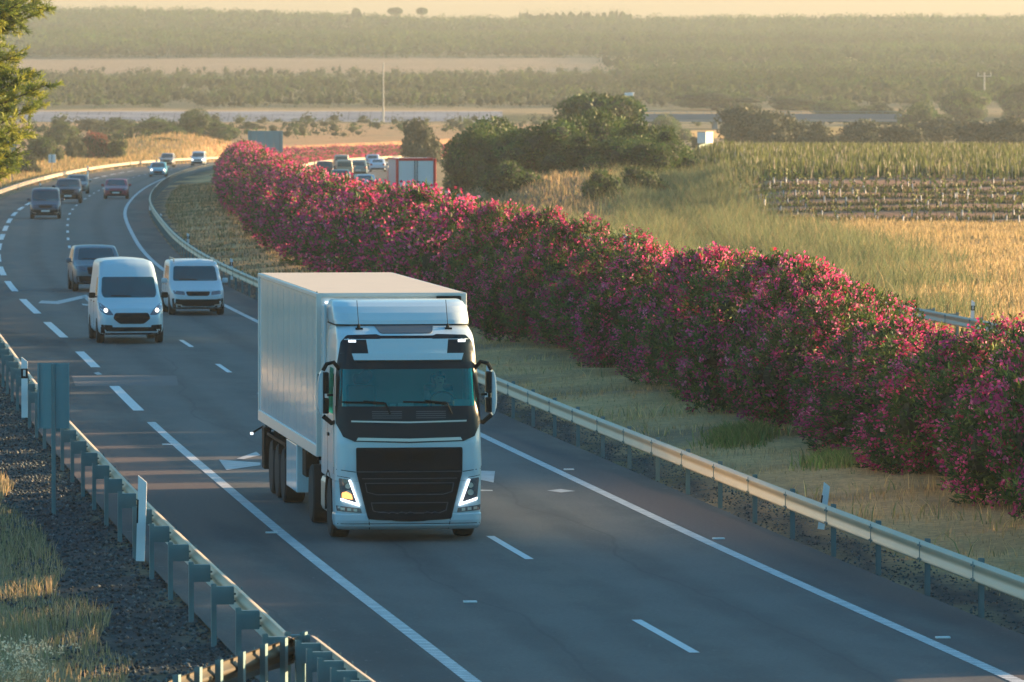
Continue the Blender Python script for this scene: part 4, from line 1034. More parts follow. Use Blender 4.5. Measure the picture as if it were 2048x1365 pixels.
# hillside at bottom-left under the bend
# ------------------------------------------------------------------ canal / viaduct / cabin
def canal():
    V, F = [], []
    xs_ = np.arange(-260, 4, 6.0)
    for x in xs_:
        V += [(x, 1298, 1.55), (x, 1309.5, 3.75), (x, 1313, 3.80), (x, 1313, 2.5)]
    n = len(xs_)
    f = grid_faces(n, 4)
    me = np_mesh('canal', np.array(V), f)
    m, nn, l, p = newmat('concrete_slabs')
    tc = nn.new('ShaderNodeTexCoord').outputs['Object']; br = nn.new('ShaderNodeTexBrick'); br.inputs['Scale'].default_value = 0.22; br.offset = 0
    br.inputs['Mortar Size'].default_value = 0.03; br.inputs['Color1'].default_value = (0.19, 0.20, 0.25, 1); br.inputs['Color2'].default_value = (0.25, 0.26, 0.31, 1); br.inputs['Mortar'].default_value = (0.10, 0.10, 0.11, 1)
    l.new(tc, br.inputs['Vector'])
    c = mix(nn, l, ramp(nn, l, noise(nn, l, mapping(nn, l, tc, (0.08, 0.3, 1)), 1.0, 5), 0.4, 0.7), br.outputs['Color'], (0.30, 0.30, 0.33))
    l.new(c, p.inputs['Base Color']); p.inputs['Roughness'].default_value = 0.9
    tag(link('canal_embankment', me, m), kind='structure')
    V = []
    for x in xs_: V += [(x, 1313.2, 3.84), (x, 1322, 3.95)]
    tag(link('dirt_path', np_mesh('dirt_path', np.array(V), grid_faces(n, 2)), mat('path_dirt', (0.42, 0.26, 0.15), 0.95)), kind='structure')
canal()
def viaduct():
    Z = 1180.0; s = FPX / Z
    x0, x1 = (1270 - 1024) / s, (1800 - 1024) / s
    r = empty('viaduct', ((x0 + x1) / 2, Z, hz((x0 + x1) / 2, Z))); tag(r, 'long low concrete viaduct crossing behind the vineyard trees', 'viaduct')
    zt = CAM_H - (236 - YH) / s - r.location.z; L = x1 - x0
    link('deck', boxmesh('deck', [((0, 0, zt - 0.35), (L, 9, 0.7))]), M['concrete'], r)
    link('parapet', boxmesh('parapet', [((0, -4.55, zt + 0.25), (L, 0.25, 1.0))]), mat('parapet_blue', (0.16, 0.19, 0.24), 0.8), r)
    pm = boxmesh('pier', [((0, 0, (zt - 0.7) / 2 - 0.3), (0.9, 7, zt - 0.1))]); pm.materials.append(M['concrete'])
    for k in range(5):
        o = link('pier', pm, None, r); o.location = (-L / 2 + L * (k + 0.5) / 5, 0, 0)
    # beam rail on top
    link('handrail', boxmesh('handrail', [((0, -4.5, zt + 1.2), (L, 0.1, 0.12))] + [((-L / 2 + 0.5 + i * (L - 1) / 16, -4.5, zt + 0.95), (0.1, 0.1, 0.5)) for i in range(17)]), M['galv_dark'], r)
viaduct()
def cabin():
    Z = 620.0; x = (1410 - 1024) * Z / FPX; z = hz(x, Z); s = FPX / Z
    zb = CAM_H - (288 - YH) / s
    r = empty('site_cabin', (x, Z, zb), math.radians(-38)); tag(r, 'small white box body parked beyond the crest of the vineyard', 'cabin')
    bm = bmesh.new(); box(bm, (0, 0, 0.6), (1.05, 1.2, 1.1), None, 0.03); link('body', bm_mesh('body', bm), M['white_plastic'], r)
    link('roof', boxmesh('roof', [((0, 0, 1.18), (1.12, 1.27, 0.06))], 0.02), M['galv'], r)
    link('base', boxmesh('base', [((-0.4, 0, -0.2), (0.12, 1.0, 0.5)), ((0.4, 0, -0.2), (0.12, 1.0, 0.5))]), M['galv_dark'], r)
    link('door', boxmesh('door', [((-0.53, 0.0, 0.55), (0.02, 0.6, 0.9))]), M['plate'], r)
cabin()

# ------------------------------------------------------------------ vineyard
def vine_meshes():
    bm = bmesh.new(); tube(bm, [(0, 0, 0), (0, 0, 0.5)], 0.05, 6); t = bm_mesh('tube', bm); t.materials.append(mat('grow_tube', (0.42, 0.44, 0.46), 0.6))
    bm = bmesh.new(); tube(bm, [(0.05, 0, 0), (0.05, 0, 1.35)], 0.025, 5); st = bm_mesh('stake', bm); st.materials.append(M['bark'])
    n = 16; P = np.stack([rng.normal(0, 0.15, n), rng.normal(0, 0.1, n), rng.uniform(0.5, 1.0, n)], 1)
    V, F, C = leaf_quads(P, unit(rng.normal(0, 1, (n, 3))), 0.16, 0.13, pick(n, YG, None, 0.2)); lv = np_mesh('leaves', V, F, cols=C); lv.materials.append(M['leaf'])
    return t, st, lv
TUBE, STAKE, VLEAF = vine_meshes()
nv = 0
rows = [362.0, 367.2, 372.4, 377.8, 383.4, 389.2, 395.2]
rw = ['front row', 'second row', 'third row', 'fourth row', 'fifth row', 'sixth row', 'seventh row']
for ri, yr in enumerate(rows):
    xa = 13.0 + (1 - ri / 6) * 4.5; xb = 34.5; xx = xa
    while xx < xb and nv < 290:
        if random.random() < 0.85:
            y = yr + (xx - 24) * 0.05; r = empty('young_vine', (xx, y, hz(xx, y)), random.uniform(0, 6))
            sc_ = random.uniform(0.8, 1.15); r.scale = (sc_, sc_, sc_ * random.uniform(.85, 1.1))
            tag(r, 'young staked vine with white grow tube, in the %s of the vineyard' % rw[ri], 'vine', 'young vines in the ' + rw[ri])
            if random.random() < 0.72: link('grow_tube', TUBE, None, r)
            link('stake', STAKE, None, r); link('leaves', VLEAF, None, r); nv += 1
        xx += random.uniform(0.62, 0.82)
# the rest of the vineyard: dense rows of vines as one mass
P, Hh = [], []
for yr in np.arange(401, 535, 3.0):
    n = 1100; x = rng.uniform(13, 60, n); P.append(np.stack([x, yr + rng.normal(0, 0.18, n) + (x - 24) * 0.05], 1))
P = np.concatenate(P); n = len(P); z = height(P[:, 0], P[:, 1])
Q = np.column_stack([P, z])
V1, F1, C1 = blades(Q, rng.uniform(0.35, 0.95, n), rng.uniform(0.05, 0.12, n), pick(n, [(0.12, 0.15, 0.045), (0.18, 0.18, 0.07), (0.08, 0.10, 0.035), (0.34, 0.30, 0.24)], [.4, .22, .28, .1]), 0.15)
tag(link('vineyard_rows', np_mesh('vineyard', V1, F1, cols=C1), M['grass']), 'close planted green vineyard rows up to the crest of the field', 'vines', kind='stuff')
# furrow weeds between the young rows
n = 14000; x = rng.uniform(12, 40, n); y = rows[0] + rng.choice(7, n) * 5.5 - 1.4 + rng.normal(0, 0.35, n) + (x - 24) * 0.05
V1, F1, C1 = blades(np.stack([x, y, height(x, y)], 1), rng.uniform(0.1, 0.35, n), rng.uniform(0.04, 0.09, n), pick(n, [(0.14, 0.14, 0.05), (0.25, 0.19, 0.09)], [.6, .4]), 0.6)
tag(link('furrow_weeds', np_mesh('weeds', V1, F1, cols=C1), M['grass']), 'low weeds in strips between the young vine rows', 'weeds', kind='stuff')
# green weed clumps at the foot of the median hedge
for px, py, lb in [(1690, 945, 'bright green weed clump at the foot of the near oleanders'), (1480, 890, 'yellowing weed clump under the middle oleanders')]:
    x, y = bp(px, py); n = 1700
    P = np.stack([x + rng.normal(0, 0.35, n), y + rng.normal(0, 0.8, n), np.zeros(n)], 1); P[:, 2] = height(P[:, 0], P[:, 1])
    V1, F1, C1 = blades(P - np.array([x, y, 0]), rng.uniform(0.08, 0.36, n), rng.uniform(0.02, 0.035, n), pick(n, [(0.20, 0.25, 0.06), (0.34, 0.30, 0.10)], [.6, .4]), 0.9)
    o = tag(link('weed_clump', np_mesh('weed', V1, F1, cols=C1), M['grass']), lb, 'weeds'); o.location = (x, y, 0)
# ------------------------------------------------------------------ vehicles: shells and fitted panels
def catmull(pts, n):
    pts = np.array(pts, float); d = np.concatenate([[0], np.cumsum(np.linalg.norm(np.diff(pts, axis=0), axis=1))]); t = np.linspace(0, d[-1], n)
    return np.stack([np.interp(t, d, pts[:, k]) for k in range(pts.shape[1])], 1)
def smooth1(a, k=1):
    for _ in range(k):
        b = a.copy(); b[1:-1] = (a[:-2] + 2 * a[1:-1] + a[2:]) / 4; a = b
    return a
def car_shell(S):
    """S: L, W, zb, belt, tumble, r, top [(y,z)], nose, tail, crown"""
    L, W = S['L'], S['W']; ny = 90; ty = np.unique(np.concatenate([np.linspace(0, 0.5, 22) ** 1.0, np.linspace(0.5, L - 0.4, 55), np.linspace(L - 0.4, L, 16)]))
    top = smooth1(np.interp(ty, [p[0] for p in S['top']], [p[1] for p in S['top']]), 2)
    rings = []
    for y, zt in zip(ty, top):
        hw = W / 2 * (1 - S.get('nose', 0.16) * max(0, 1 - y / 0.7) ** 2.2 - S.get('tail', 0.07) * max(0, 1 - (L - y) / 0.5) ** 2)
        zb = S['zb'] + 0.05 * max(0, 1 - y / 0.3)
        b = min(S['belt'], zt - 0.05); r = min(S.get('r', 0.10), max(0.02, (zt - b) * 0.5 + 0.03)); tm = S['tumble']
        cr = S.get('crown', 0.03)
        prof = [(0, zb), (hw * 0.6, zb), (hw * 0.9, zb + 0.01), (hw - 0.03, zb + 0.09), (hw - 0.004, zb + 0.2), (hw, zb + (b - zb) * 0.55), (hw - 0.01, b - 0.06), (hw - 0.035, b)]
        zc = zt - r; xc = hw - 0.035 - tm * max(0, zc - b)
        if zc > b + 0.02: prof += [(hw - 0.035 - tm * (zc - b) * 0.5, (b + zc) / 2), (xc, zc)]
        for a in (25, 50, 75): prof.append((xc - r * (1 - math.cos(math.radians(a))), zc + r * math.sin(math.radians(a)) if zc > b else b + (zt - b) * math.sin(math.radians(a))))
        xt = xc - r; prof += [(xt * 0.75, zt + cr * 0.4), (xt * 0.4, zt + cr * 0.8), (0, zt + cr)]
        rings.append(catmull(prof, 40))
    V = []
    for y, p in zip(ty, rings):
        V += [(x, y, z) for x, z in p] + [(-x, y, z) for x, z in p[-2:0:-1]]
    nr = len(rings[0]) * 2 - 2
    F = grid_faces(len(ty), nr, wrap=True)
    bm = bmesh.new(); vs_ = [bm.verts.new(v) for v in V]
    for f in F: bm.faces.new([vs_[i] for i in f])
    # rounded caps: shrink rings of both ends
    for st, sgn in ((0, -1), ((len(ty) - 1) * nr, 1)):
        prev = vs_[st:st + nr]; c = sum((v.co for v in prev), Vector()) / nr
        for k, dy in ((0.93, 0.03), (0.80, 0.05), (0.4, 0.065)):
            cur = [bm.verts.new((c.x + (v.co.x - c.x) * k, vs_[st].co.y + sgn * dy, c.z + (v.co.z - c.z) * k)) for v in vs_[st:st + nr]]
            for i in range(nr): bm.faces.new((prev[i], prev[(i + 1) % nr], cur[(i + 1) % nr], cur[i]))
            prev = cur
        bm.faces.new(prev)
    bmesh.ops.recalc_face_normals(bm, faces=bm.faces)
    return bm
def fit_panel(bvh, poly, axis, off=0.006, step=0.07, depth=0.015, rad=0.0):
    """polygon in elevation (u, z) pressed onto the shell. axis: 'F' from the front, 'B' rear, 'L' from -x, 'R' from +x, 'T' from above (u=x, z->y)"""
    if rad > 0:
        q = []; n = len(poly)
        for i in range(n):
            a, b, c = Vector(poly[i - 1]), Vector(poly[i]), Vector(poly[(i + 1) % n])
            r = min(rad, (a - b).length * 0.45, (c - b).length * 0.45); p0 = b + (a - b).normalized() * r; p2 = b + (c - b).normalized() * r
            for t in (0, .25, .5, .75, 1): q.append(tuple(p0 * (1 - t) ** 2 + b * 2 * t * (1 - t) + p2 * t * t))
        poly = q
    B = []; n = len(poly)
    for i in range(n):
        a, b = Vector(poly[i]), Vector(poly[(i + 1) % n]); k = max(1, int((b - a).length / step))
        for j in range(k): B.append(a.lerp(b, j / k))
    us = [p.x for p in B]; zs = [p.y for p in B]; I = []
    def inside(x, y):
        c = False
        for i in range(len(B)):
            a, b = B[i], B[i - 1]
            if (a.y > y) != (b.y > y) and x < (b.x - a.x) * (y - a.y) / (b.y - a.y) + a.x: c = not c
        return c
    u = min(us) + step * 0.5
    while u < max(us):
        z = min(zs) + step * 0.5
        while z < max(zs):
            if inside(u, z) and min((p.x - u) ** 2 + (p.y - z) ** 2 for p in B) > (step * 0.35) ** 2: I.append(Vector((u, z)))
            z += step
        u += step
    nb = len(B)
    vo, eo, fo, *_ = delaunay_2d_cdt([v.to_2d() for v in B + I], [(i, (i + 1) % nb) for i in range(nb)], [], 1, 1e-5)
    D = {'F': Vector((0, 1, 0)), 'B': Vector((0, -1, 0)), 'L': Vector((1, 0, 0)), 'R': Vector((-1, 0, 0)), 'T': Vector((0, 0, -1))}[axis]
    bm = bmesh.new(); vt, vbm = [], []
    last = None
    for p in vo:
        if axis in 'FB': o = Vector((p.x, -5 if axis == 'F' else 40, p.y))
        elif axis == 'T': o = Vector((p.x, p.y, 10))
        else: o = Vector((-5 if axis == 'L' else 5, p.x, p.y))
        loc, nor, idx, dist = bvh.ray_cast(o, D)
        if loc is None:
            loc, nor, idx, dist = bvh.find_nearest(o + D * 5.0 if last is None else Vector((o.x if axis != 'L' and axis != 'R' else last.x, last.y if axis in 'FB' else o.y, o.z if axis != 'T' else last.z)))
        if nor.dot(D) > 0: nor = -nor
        last = loc
        vt.append(bm.verts.new(loc + nor * off)); vbm.append(loc - nor * depth)
    for f in fo:
        try: bm.faces.new([vt[i] for i in f])
        except Exception: pass
    be = [e for e in bm.edges if len(e.link_faces) == 1]
    idx = {v: i for i, v in enumerate(vt)}; low = {}
    for e in be:
        for v in e.verts:
            if v not in low: low[v] = bm.verts.new(vbm[idx[v]])
    for e in be:
        a, b = e.verts
        try: bm.faces.new((a, b, low[b], low[a]))
        except Exception: pass
    bmesh.ops.recalc_face_normals(bm, faces=bm.faces)
    # outward
    c = Vector((0, 0, 0)); s_ = sum((f.normal.dot(D) * f.calc_area() for f in bm.faces))
    if s_ > 0: bmesh.ops.reverse_faces(bm, faces=bm.faces)
    return bm
def sym(poly): return [(-u, z) for u, z in poly][::-1]
def panel(root, name, bvh, poly, axis, m, off=0.006, rad=0.0, step=0.07, mirror=False, parent=None):
    out = []
    for pl, ax in ([(poly, axis)] + ([(sym(poly), axis)] if mirror and axis in 'FBT' else [(poly, 'R' if axis == 'L' else 'L')] if mirror else [])):
        me = bm_mesh(name, fit_panel(bvh, pl, ax, off, step, rad=rad)); o = link(name, me, m, parent or root); smooth_mesh(me, 40); out.append(o)
    return out
WHEELS = {}
def wheel_mesh(r, w):
    key = (round(r, 2), round(w, 2))
    if key not in WHEELS:
        bm = bmesh.new(); lathe_x(bm, [(-w / 2, r * 0.62), (-w / 2, r * 0.93), (-w / 2 + 0.03, r), (w / 2 - 0.03, r), (w / 2, r * 0.93), (w / 2, r * 0.62)], 0, 0, 0)
        ty = bm_mesh('tyre', bm); ty.materials.append(M['tyre']); smooth_mesh(ty, 40)
        bm = bmesh.new(); lathe_x(bm, [(w / 2 - 0.02, r * 0.61), (w / 2 - 0.035, r * 0.55), (w / 2 - 0.07, r * 0.45), (w / 2 - 0.03, r * 0.2), (w / 2 - 0.02, 0.02)], 0, 0, 0)
        lathe_x(bm, [(-w / 2 + 0.02, r * 0.61), (-w / 2 + 0.035, r * 0.55), (-w / 2 + 0.07, r * 0.45), (-w / 2 + 0.03, r * 0.2), (-w / 2 + 0.02, 0.02)], 0, 0, 0)
        for k in range(10):
            a = k * PI / 5
            for e in (-1, 1): box(bm, (e * (w / 2 - 0.035), r * 0.32 * math.cos(a), r * 0.32 * math.sin(a)), (0.03, r * 0.07, r * 0.07))
        ri = bm_mesh('rim', bm); ri.materials.append(M['rim'])
        WHEELS[key] = (ty, ri)
    return WHEELS[key]
def wheel(root, x, y, r, w, name='wheel'):
    ty, ri = wheel_mesh(r, w)
    e = link(name, ty, None, root); e.location = (x, y, r)
    link('rim', ri, None, e); return e
def mirror_pair(root, W, y, z, m, size=(0.2, 0.12, 0.17)):
    for s in (-1, 1):
        bm = bmesh.new(); box(bm, (s * (W / 2 + size[0] * 0.55), y, z), size, None, 0.04); box(bm, (s * (W / 2 + 0.0), y + 0.02, z - 0.05), (0.14, 0.05, 0.04))
        o = link('wing_mirror', bm_mesh('mirror', bm), m, root); smooth_mesh(o.data, 60)

def heading_at(y):
    d = float(xr(y + 2) - xr(y - 2)) / 4; return -math.atan(d)
PAINT = {}
def paint(c, rough=0.28):
    k = tuple(c)
    if k not in PAINT: PAINT[k] = mat('car_paint', c, rough, vary=0.03, scale=1, coat=0.15, spec=0.4)
    return PAINT[k]
def car(name, label, cat, px, py, S, facing='front', group='cars on the motorway', lamps='off', rz_extra=0.0, reflen=None):
    x, y = bp(px, py); z = float(road_z(y)); hd = heading_at(y)
    root = empty(name, (x, y, z), hd + rz_extra + (PI if facing == 'rear' else 0)); tag(root, label, cat, group)
    if facing == 'rear':
        root.location = (x - math.sin(hd) * S['L'], y + math.cos(hd) * S['L'], z)
    W, L = S['W'], S['L']; pm = paint(S['color'])
    bm = car_shell(S); bvh = BVHTree.FromBMesh(bm)
    me = bm_mesh('body', bm); smooth_mesh(me, 50); link('body', me, pm, root)
    gl = M['glass_dark']
    ws = S['ws']; o = panel(root, 'windscreen', bvh, ws, 'F', gl, rad=0.07)
    panel(root, 'wiper', bvh, [(-0.55, ws[0][1] + 0.03), (0.05, ws[0][1] + 0.02), (0.05, ws[0][1] + 0.045), (-0.55, ws[0][1] + 0.055)], 'F', M['black_plastic'], off=0.02)
    if 'lower' in S: panel(root, 'lower_bumper', bvh, S['lower'], 'F', M['black_plastic'] if not S.get('lower_paint') else M['grille'], rad=0.05)
    if 'grille' in S: panel(root, 'grille', bvh, S['grille'], 'F', M['grille'], off=0.012, rad=0.06)
    for hl in panel(root, 'headlight', bvh, S['hl'], 'F', M['lamp_glass'], off=0.010, rad=0.04, mirror=True):
        pass
    if lamps == 'on':
        cx = sum(p[0] for p in S['hl']) / len(S['hl']); cz = sum(p[1] for p in S['hl']) / len(S['hl']); d = S.get('lampr', 0.055)
        circ = [(cx + d * math.cos(a), cz + d * math.sin(a)) for a in np.linspace(0, 2 * PI, 10)[:-1]]
        panel(root, 'lit_bulb', bvh, circ, 'F', M['headlamp_on'], off=0.022, mirror=True)
    if 'drl' in S: panel(root, 'running_light', bvh, S['drl'], 'F', M['chrome'], off=0.016, mirror=True)
    if 'fog' in S: panel(root, 'fog_lamp', bvh, S['fog'], 'F', M['black_plastic'], off=0.018, rad=0.03, mirror=True)
    if S.get('plate', True): panel(root, 'number_plate', bvh, [(-0.26, S.get('platez', 0.42)), (0.26, S.get('platez', 0.42)), (0.26, S.get('platez', 0.42) + 0.11), (-0.26, S.get('platez', 0.42) + 0.11)], 'F', M['plate'], off=0.03)
    for sw in S['side']: panel(root, 'side_window', bvh, sw, 'L', gl, rad=0.06, mirror=True, off=0.004)
    for dh in S.get('doors', []):
        panel(root, 'door_seam', bvh, [(dh, S['zb'] + 0.15), (dh + 0.015, S['zb'] + 0.15), (dh + 0.015, S['belt'] - 0.03), (dh, S['belt'] - 0.03)], 'L', M['black_plastic'], off=0.003, mirror=True)
        panel(root, 'door_handle', bvh, [(dh - 0.28, S['belt'] - 0.13), (dh - 0.08, S['belt'] - 0.13), (dh - 0.08, S['belt'] - 0.10), (dh - 0.28, S['belt'] - 0.10)], 'L', M['black_plastic'], off=0.02, mirror=True)
    # rear
    panel(root, 'rear_window', bvh, S['rw'], 'B', gl, rad=0.06)
    panel(root, 'tail_lamp', bvh, S['tl'], 'B', M['tail'], off=0.010, rad=0.03, mirror=True)
    panel(root, 'rear_bumper', bvh, [(-W / 2 * 0.86, S['zb'] + 0.05), (W / 2 * 0.86, S['zb'] + 0.05), (W / 2 * 0.86, S['zb'] + 0.24), (-W / 2 * 0.86, S['zb'] + 0.24)], 'B', M['black_plastic'], rad=0.04)
    panel(root, 'number_plate', bvh, [(-0.26, 0.62), (0.26, 0.62), (0.26, 0.73), (-0.26, 0.73)], 'B', M['plate'], off=0.02)
    r = S['wr']
    for wy in S['axles']:
        arc = [(wy + (r + 0.07) * math.cos(a), max(S['zb'] + 0.02, r + (r + 0.07) * math.sin(a))) for a in np.linspace(-0.3, PI + 0.3, 16)]
        panel(root, 'wheel_arch', bvh, arc, 'L', M['black_plastic'], off=0.004, mirror=True)
        for sx in (-1, 1): wheel(root, sx * (W / 2 - 0.105), wy, r, 0.225)
    mirror_pair(root, W, S['mir'][0], S['mir'][1], M['black_plastic'] if S.get('mirb') else pm)
    if S.get('rails'):
        for sx in (-1, 1):
            bm = bmesh.new(); xx = sx * (W / 2 - 0.24); zt = S['rails']
            tube(bm, [(xx, 1.7, zt - 0.03), (xx, 1.85, zt + 0.06), (xx, L - 0.9, zt + 0.06), (xx, L - 0.7, zt - 0.03)], 0.02, 6); link('roof_rail', bm_mesh('rr', bm), M['galv'], root)
    return root, bvh

VAN = dict(L=5.3, W=1.98, zb=0.26, belt=1.32, tumble=0.13, r=0.16, crown=0.05, nose=0.16, top=[(0, 0.86), (0.12, 1.02), (0.75, 1.24), (1.0, 1.34), (1.62, 1.98), (1.95, 2.30), (2.4, 2.44), (4.9, 2.44), (5.3, 2.36)],
    color=(0.40, 0.54, 0.62), ws=[(-0.78, 1.36), (0.78, 1.36), (0.83, 1.5), (0.78, 1.96), (-0.78, 1.96), (-0.83, 1.5)],
    grille=[(-0.36, 0.60), (0.36, 0.60), (0.56, 0.76), (0.50, 0.92), (-0.50, 0.92), (-0.56, 0.76)], hl=[(0.54, 0.86), (0.74, 0.86), (0.93, 0.98), (0.96, 1.24), (0.66, 1.02)],
    lower=[(-0.9, 0.28), (0.9, 0.28), (0.92, 0.52), (0.56, 0.50), (-0.56, 0.50), (-0.92, 0.52)], fog=[(0.58, 0.44), (0.88, 0.44), (0.90, 0.58), (0.58, 0.56)],
    side=[[(1.45, 1.4), (2.3, 1.4), (2.3, 1.95), (1.85, 1.95)]], doors=[2.4, 3.6], rw=[(-0.7, 1.35), (0.7, 1.35), (0.68, 1.95), (-0.68, 1.95)], tl=[(0.86, 0.9), (0.95, 0.9), (0.93, 1.35), (0.86, 1.35)],
    wr=0.34, axles=(0.98, 4.2), mir=(1.35, 1.42), mirb=True, plate=False, lampr=0.055)
MPV = dict(L=4.4, W=1.85, zb=0.2, belt=1.12, tumble=0.12, r=0.12, crown=0.03, top=[(0, 0.70), (0.1, 0.84), (0.85, 1.04), (1.15, 1.16), (1.75, 1.70), (2.1, 1.80), (4.1, 1.80), (4.4, 1.72)],
    color=(0.46, 0.56, 0.63), ws=[(-0.76, 1.14), (0.76, 1.14), (0.70, 1.62), (-0.70, 1.62)], grille=[(-0.36, 0.66), (0.36, 0.66), (0.42, 0.80), (-0.42, 0.80)],
    hl=[(0.44, 0.68), (0.80, 0.72), (0.84, 0.84), (0.46, 0.80)], lower=[(-0.84, 0.24), (0.84, 0.24), (0.87, 0.58), (0.6, 0.54), (-0.6, 0.54), (-0.87, 0.58)],
    drl=[(0.55, 0.36), (0.72, 0.38), (0.80, 0.44), (0.80, 0.41), (0.72, 0.35), (0.55, 0.33)], side=[[(1.5, 1.16), (2.25, 1.16), (2.25, 1.62), (1.9, 1.62)], [(2.35, 1.16), (3.3, 1.16), (3.3, 1.62), (2.35, 1.62)]], doors=[2.3, 3.3],
    rw=[(-0.68, 1.14), (0.68, 1.14), (0.64, 1.62), (-0.64, 1.62)], tl=[(0.78, 0.85), (0.88, 0.85), (0.86, 1.3), (0.78, 1.3)], wr=0.32, axles=(0.86, 3.6), mir=(1.4, 1.14), rails=1.82, plate=False)
def variant(b, **k): d = dict(b); d.update(k); return d
SUV = dict(L=4.6, W=1.88, zb=0.28, belt=1.12, tumble=0.22, r=0.12, crown=0.03, top=[(0, 0.80), (0.1, 0.98), (1.0, 1.10), (1.3, 1.18), (2.0, 1.62), (2.4, 1.70), (4.0, 1.67), (4.4, 1.35), (4.6, 1.1)],
    color=(0.10, 0.14, 0.17), ws=[(-0.72, 1.17), (0.72, 1.17), (0.62, 1.60), (-0.62, 1.60)], grille=[(-0.38, 0.66), (0.38, 0.66), (0.44, 0.93), (-0.44, 0.93)],
    hl=[(0.48, 0.80), (0.82, 0.84), (0.86, 0.98), (0.5, 0.93)], lower=[(-0.8, 0.32), (0.8, 0.32), (0.84, 0.6), (-0.84, 0.6)],
    side=[[(1.75, 1.16), (2.5, 1.16), (2.5, 1.55), (2.15, 1.55)], [(2.6, 1.16), (3.6, 1.16), (3.6, 1.55), (2.6, 1.55)]], doors=[2.5, 3.5], rw=[(-0.64, 1.14), (0.64, 1.14), (0.56, 1.5), (-0.56, 1.5)],
    tl=[(0.62, 0.85), (0.88, 0.85), (0.86, 1.05), (0.62, 1.05)], wr=0.36, axles=(0.9, 3.65), mir=(1.6, 1.16), platez=0.46)
HATCH = dict(L=4.1, W=1.78, zb=0.2, belt=0.96, tumble=0.24, r=0.10, crown=0.03, top=[(0, 0.62), (0.08, 0.74), (0.95, 0.92), (1.15, 0.98), (1.9, 1.38), (2.3, 1.47), (3.5, 1.45), (3.95, 1.12), (4.1, 0.9)],
    color=(0.3, 0.02, 0.04), ws=[(-0.68, 0.97), (0.68, 0.97), (0.56, 1.38), (-0.56, 1.38)], grille=[(-0.4, 0.38), (0.4, 0.38), (0.48, 0.58), (-0.48, 0.58)],
    hl=[(0.46, 0.62), (0.76, 0.66), (0.80, 0.80), (0.5, 0.74)], lower=[(-0.6, 0.24), (0.6, 0.24), (0.62, 0.34), (-0.62, 0.34)],
    side=[[(1.6, 0.99), (2.3, 0.99), (2.3, 1.34), (2.0, 1.34)], [(2.4, 0.99), (3.2, 0.99), (3.1, 1.33), (2.4, 1.34)]], doors=[2.3, 3.2], rw=[(-0.62, 0.98), (0.62, 0.98), (0.54, 1.34), (-0.54, 1.34)],
    tl=[(0.56, 0.72), (0.82, 0.72), (0.82, 0.9), (0.6, 0.92)], wr=0.31, axles=(0.8, 3.3), mir=(1.45, 1.0), platez=0.40)
SALOON = variant(HATCH, L=4.6, W=1.8, top=[(0, 0.62), (0.08, 0.74), (1.05, 0.92), (1.3, 0.98), (2.0, 1.36), (2.4, 1.43), (3.2, 1.41), (3.9, 1.06), (4.5, 1.02), (4.6, 0.92)], rw=[(-0.6, 1.04), (0.6, 1.04), (0.52, 1.34), (-0.52, 1.34)], axles=(0.85, 3.6))

car('white_van', 'tall white panel van with lit headlamps beside the white people carrier', 'van', 263, 688, VAN, lamps='on', rz_extra=0.02)
car('people_carrier', 'white people carrier with black lower bumper and roof rails, between white van and median rail', 'people carrier', 396, 631, MPV, rz_extra=0.02)
car('dark_suv', 'dark grey off-roader driving close behind the white van', 'car', 197, 584, variant(SUV, color=(0.09, 0.14, 0.18)), rz_extra=0.02)
car('dark_people_carrier', 'dark blue people carrier at the far left by the dashed edge line', 'people carrier', 91, 438, variant(MPV, color=(0.02, 0.05, 0.09), H=1, L=4.3, W=1.82, plate=True, ws=[(-0.76, 1.08), (0.76, 1.08), (0.70, 1.64), (-0.70, 1.64)], rails=None, lower_paint=True))
car('dark_suv', 'dark estate car with pale roof edge behind the dark people carrier', 'car', 136, 407, variant(SUV, color=(0.02, 0.035, 0.06), W=1.84))
car('grey_hatchback', 'grey hatchback, the last of the three dark cars at the left', 'car', 154, 388, variant(HATCH, color=(0.10, 0.14, 0.15)))
car('red_saloon', 'dark red car alone in the left lane of the bend', 'car', 232, 398, variant(SALOON, color=(0.22, 0.015, 0.05)))
car('blue_hatchback', 'pale blue car with lit headlamps coming round the bend', 'car', 316, 354, variant(HATCH, color=(0.10, 0.34, 0.46), plate=False, lampr=0.1), lamps='on')
car('silver_estate', 'silver car partly hidden by the pale blue car', 'car', 333, 335, variant(SUV, color=(0.3, 0.3, 0.3), W=1.75, plate=False))
car('white_hatchback', 'white car with lit headlamps, farthest oncoming one in the bend', 'car', 395, 332, variant(MPV, color=(0.5, 0.6, 0.66), W=1.75, L=4.2, rails=None, plate=False, lampr=0.1), lamps='on')
G5 = 'cars driving away on the second carriageway'
for px, py, S, lb in [(649, 358, variant(SUV, color=(0.02, 0.03, 0.05), W=1.8), 'black car driving away at the left of the distant queue'),
        (681, 374, variant(HATCH, color=(0.04, 0.14, 0.18), W=1.8), 'dark teal car driving away behind the hedge, low in the queue'),
        (689, 357, variant(MPV, color=(0.30, 0.28, 0.22), W=1.75, rails=None), 'beige people carrier between the teal car and the silver one'),
        (683, 342, variant(MPV, color=(0.35, 0.33, 0.28), W=1.8, rails=None), 'silver car driving away at the top of the queue next to the lit rail'),
        (717, 354, variant(SUV, color=(0.16, 0.24, 0.25), W=1.82), 'grey green off-roader driving away in the middle of the queue'),
        (730, 386, variant(SALOON, color=(0.55, 0.58, 0.62)), 'white car driving away half hidden by blossoms left of the red box lorry'),
        (745, 333, variant(HATCH, color=(0.42, 0.52, 0.64)), 'pale blue car at the far end of the second carriageway'),
        (755, 344, variant(SALOON, color=(0.50, 0.60, 0.72)), 'white car driving away just left of the red box lorry roof')]:
    car('distant_car', lb, 'car', px, py, S, facing='rear', group=G5)

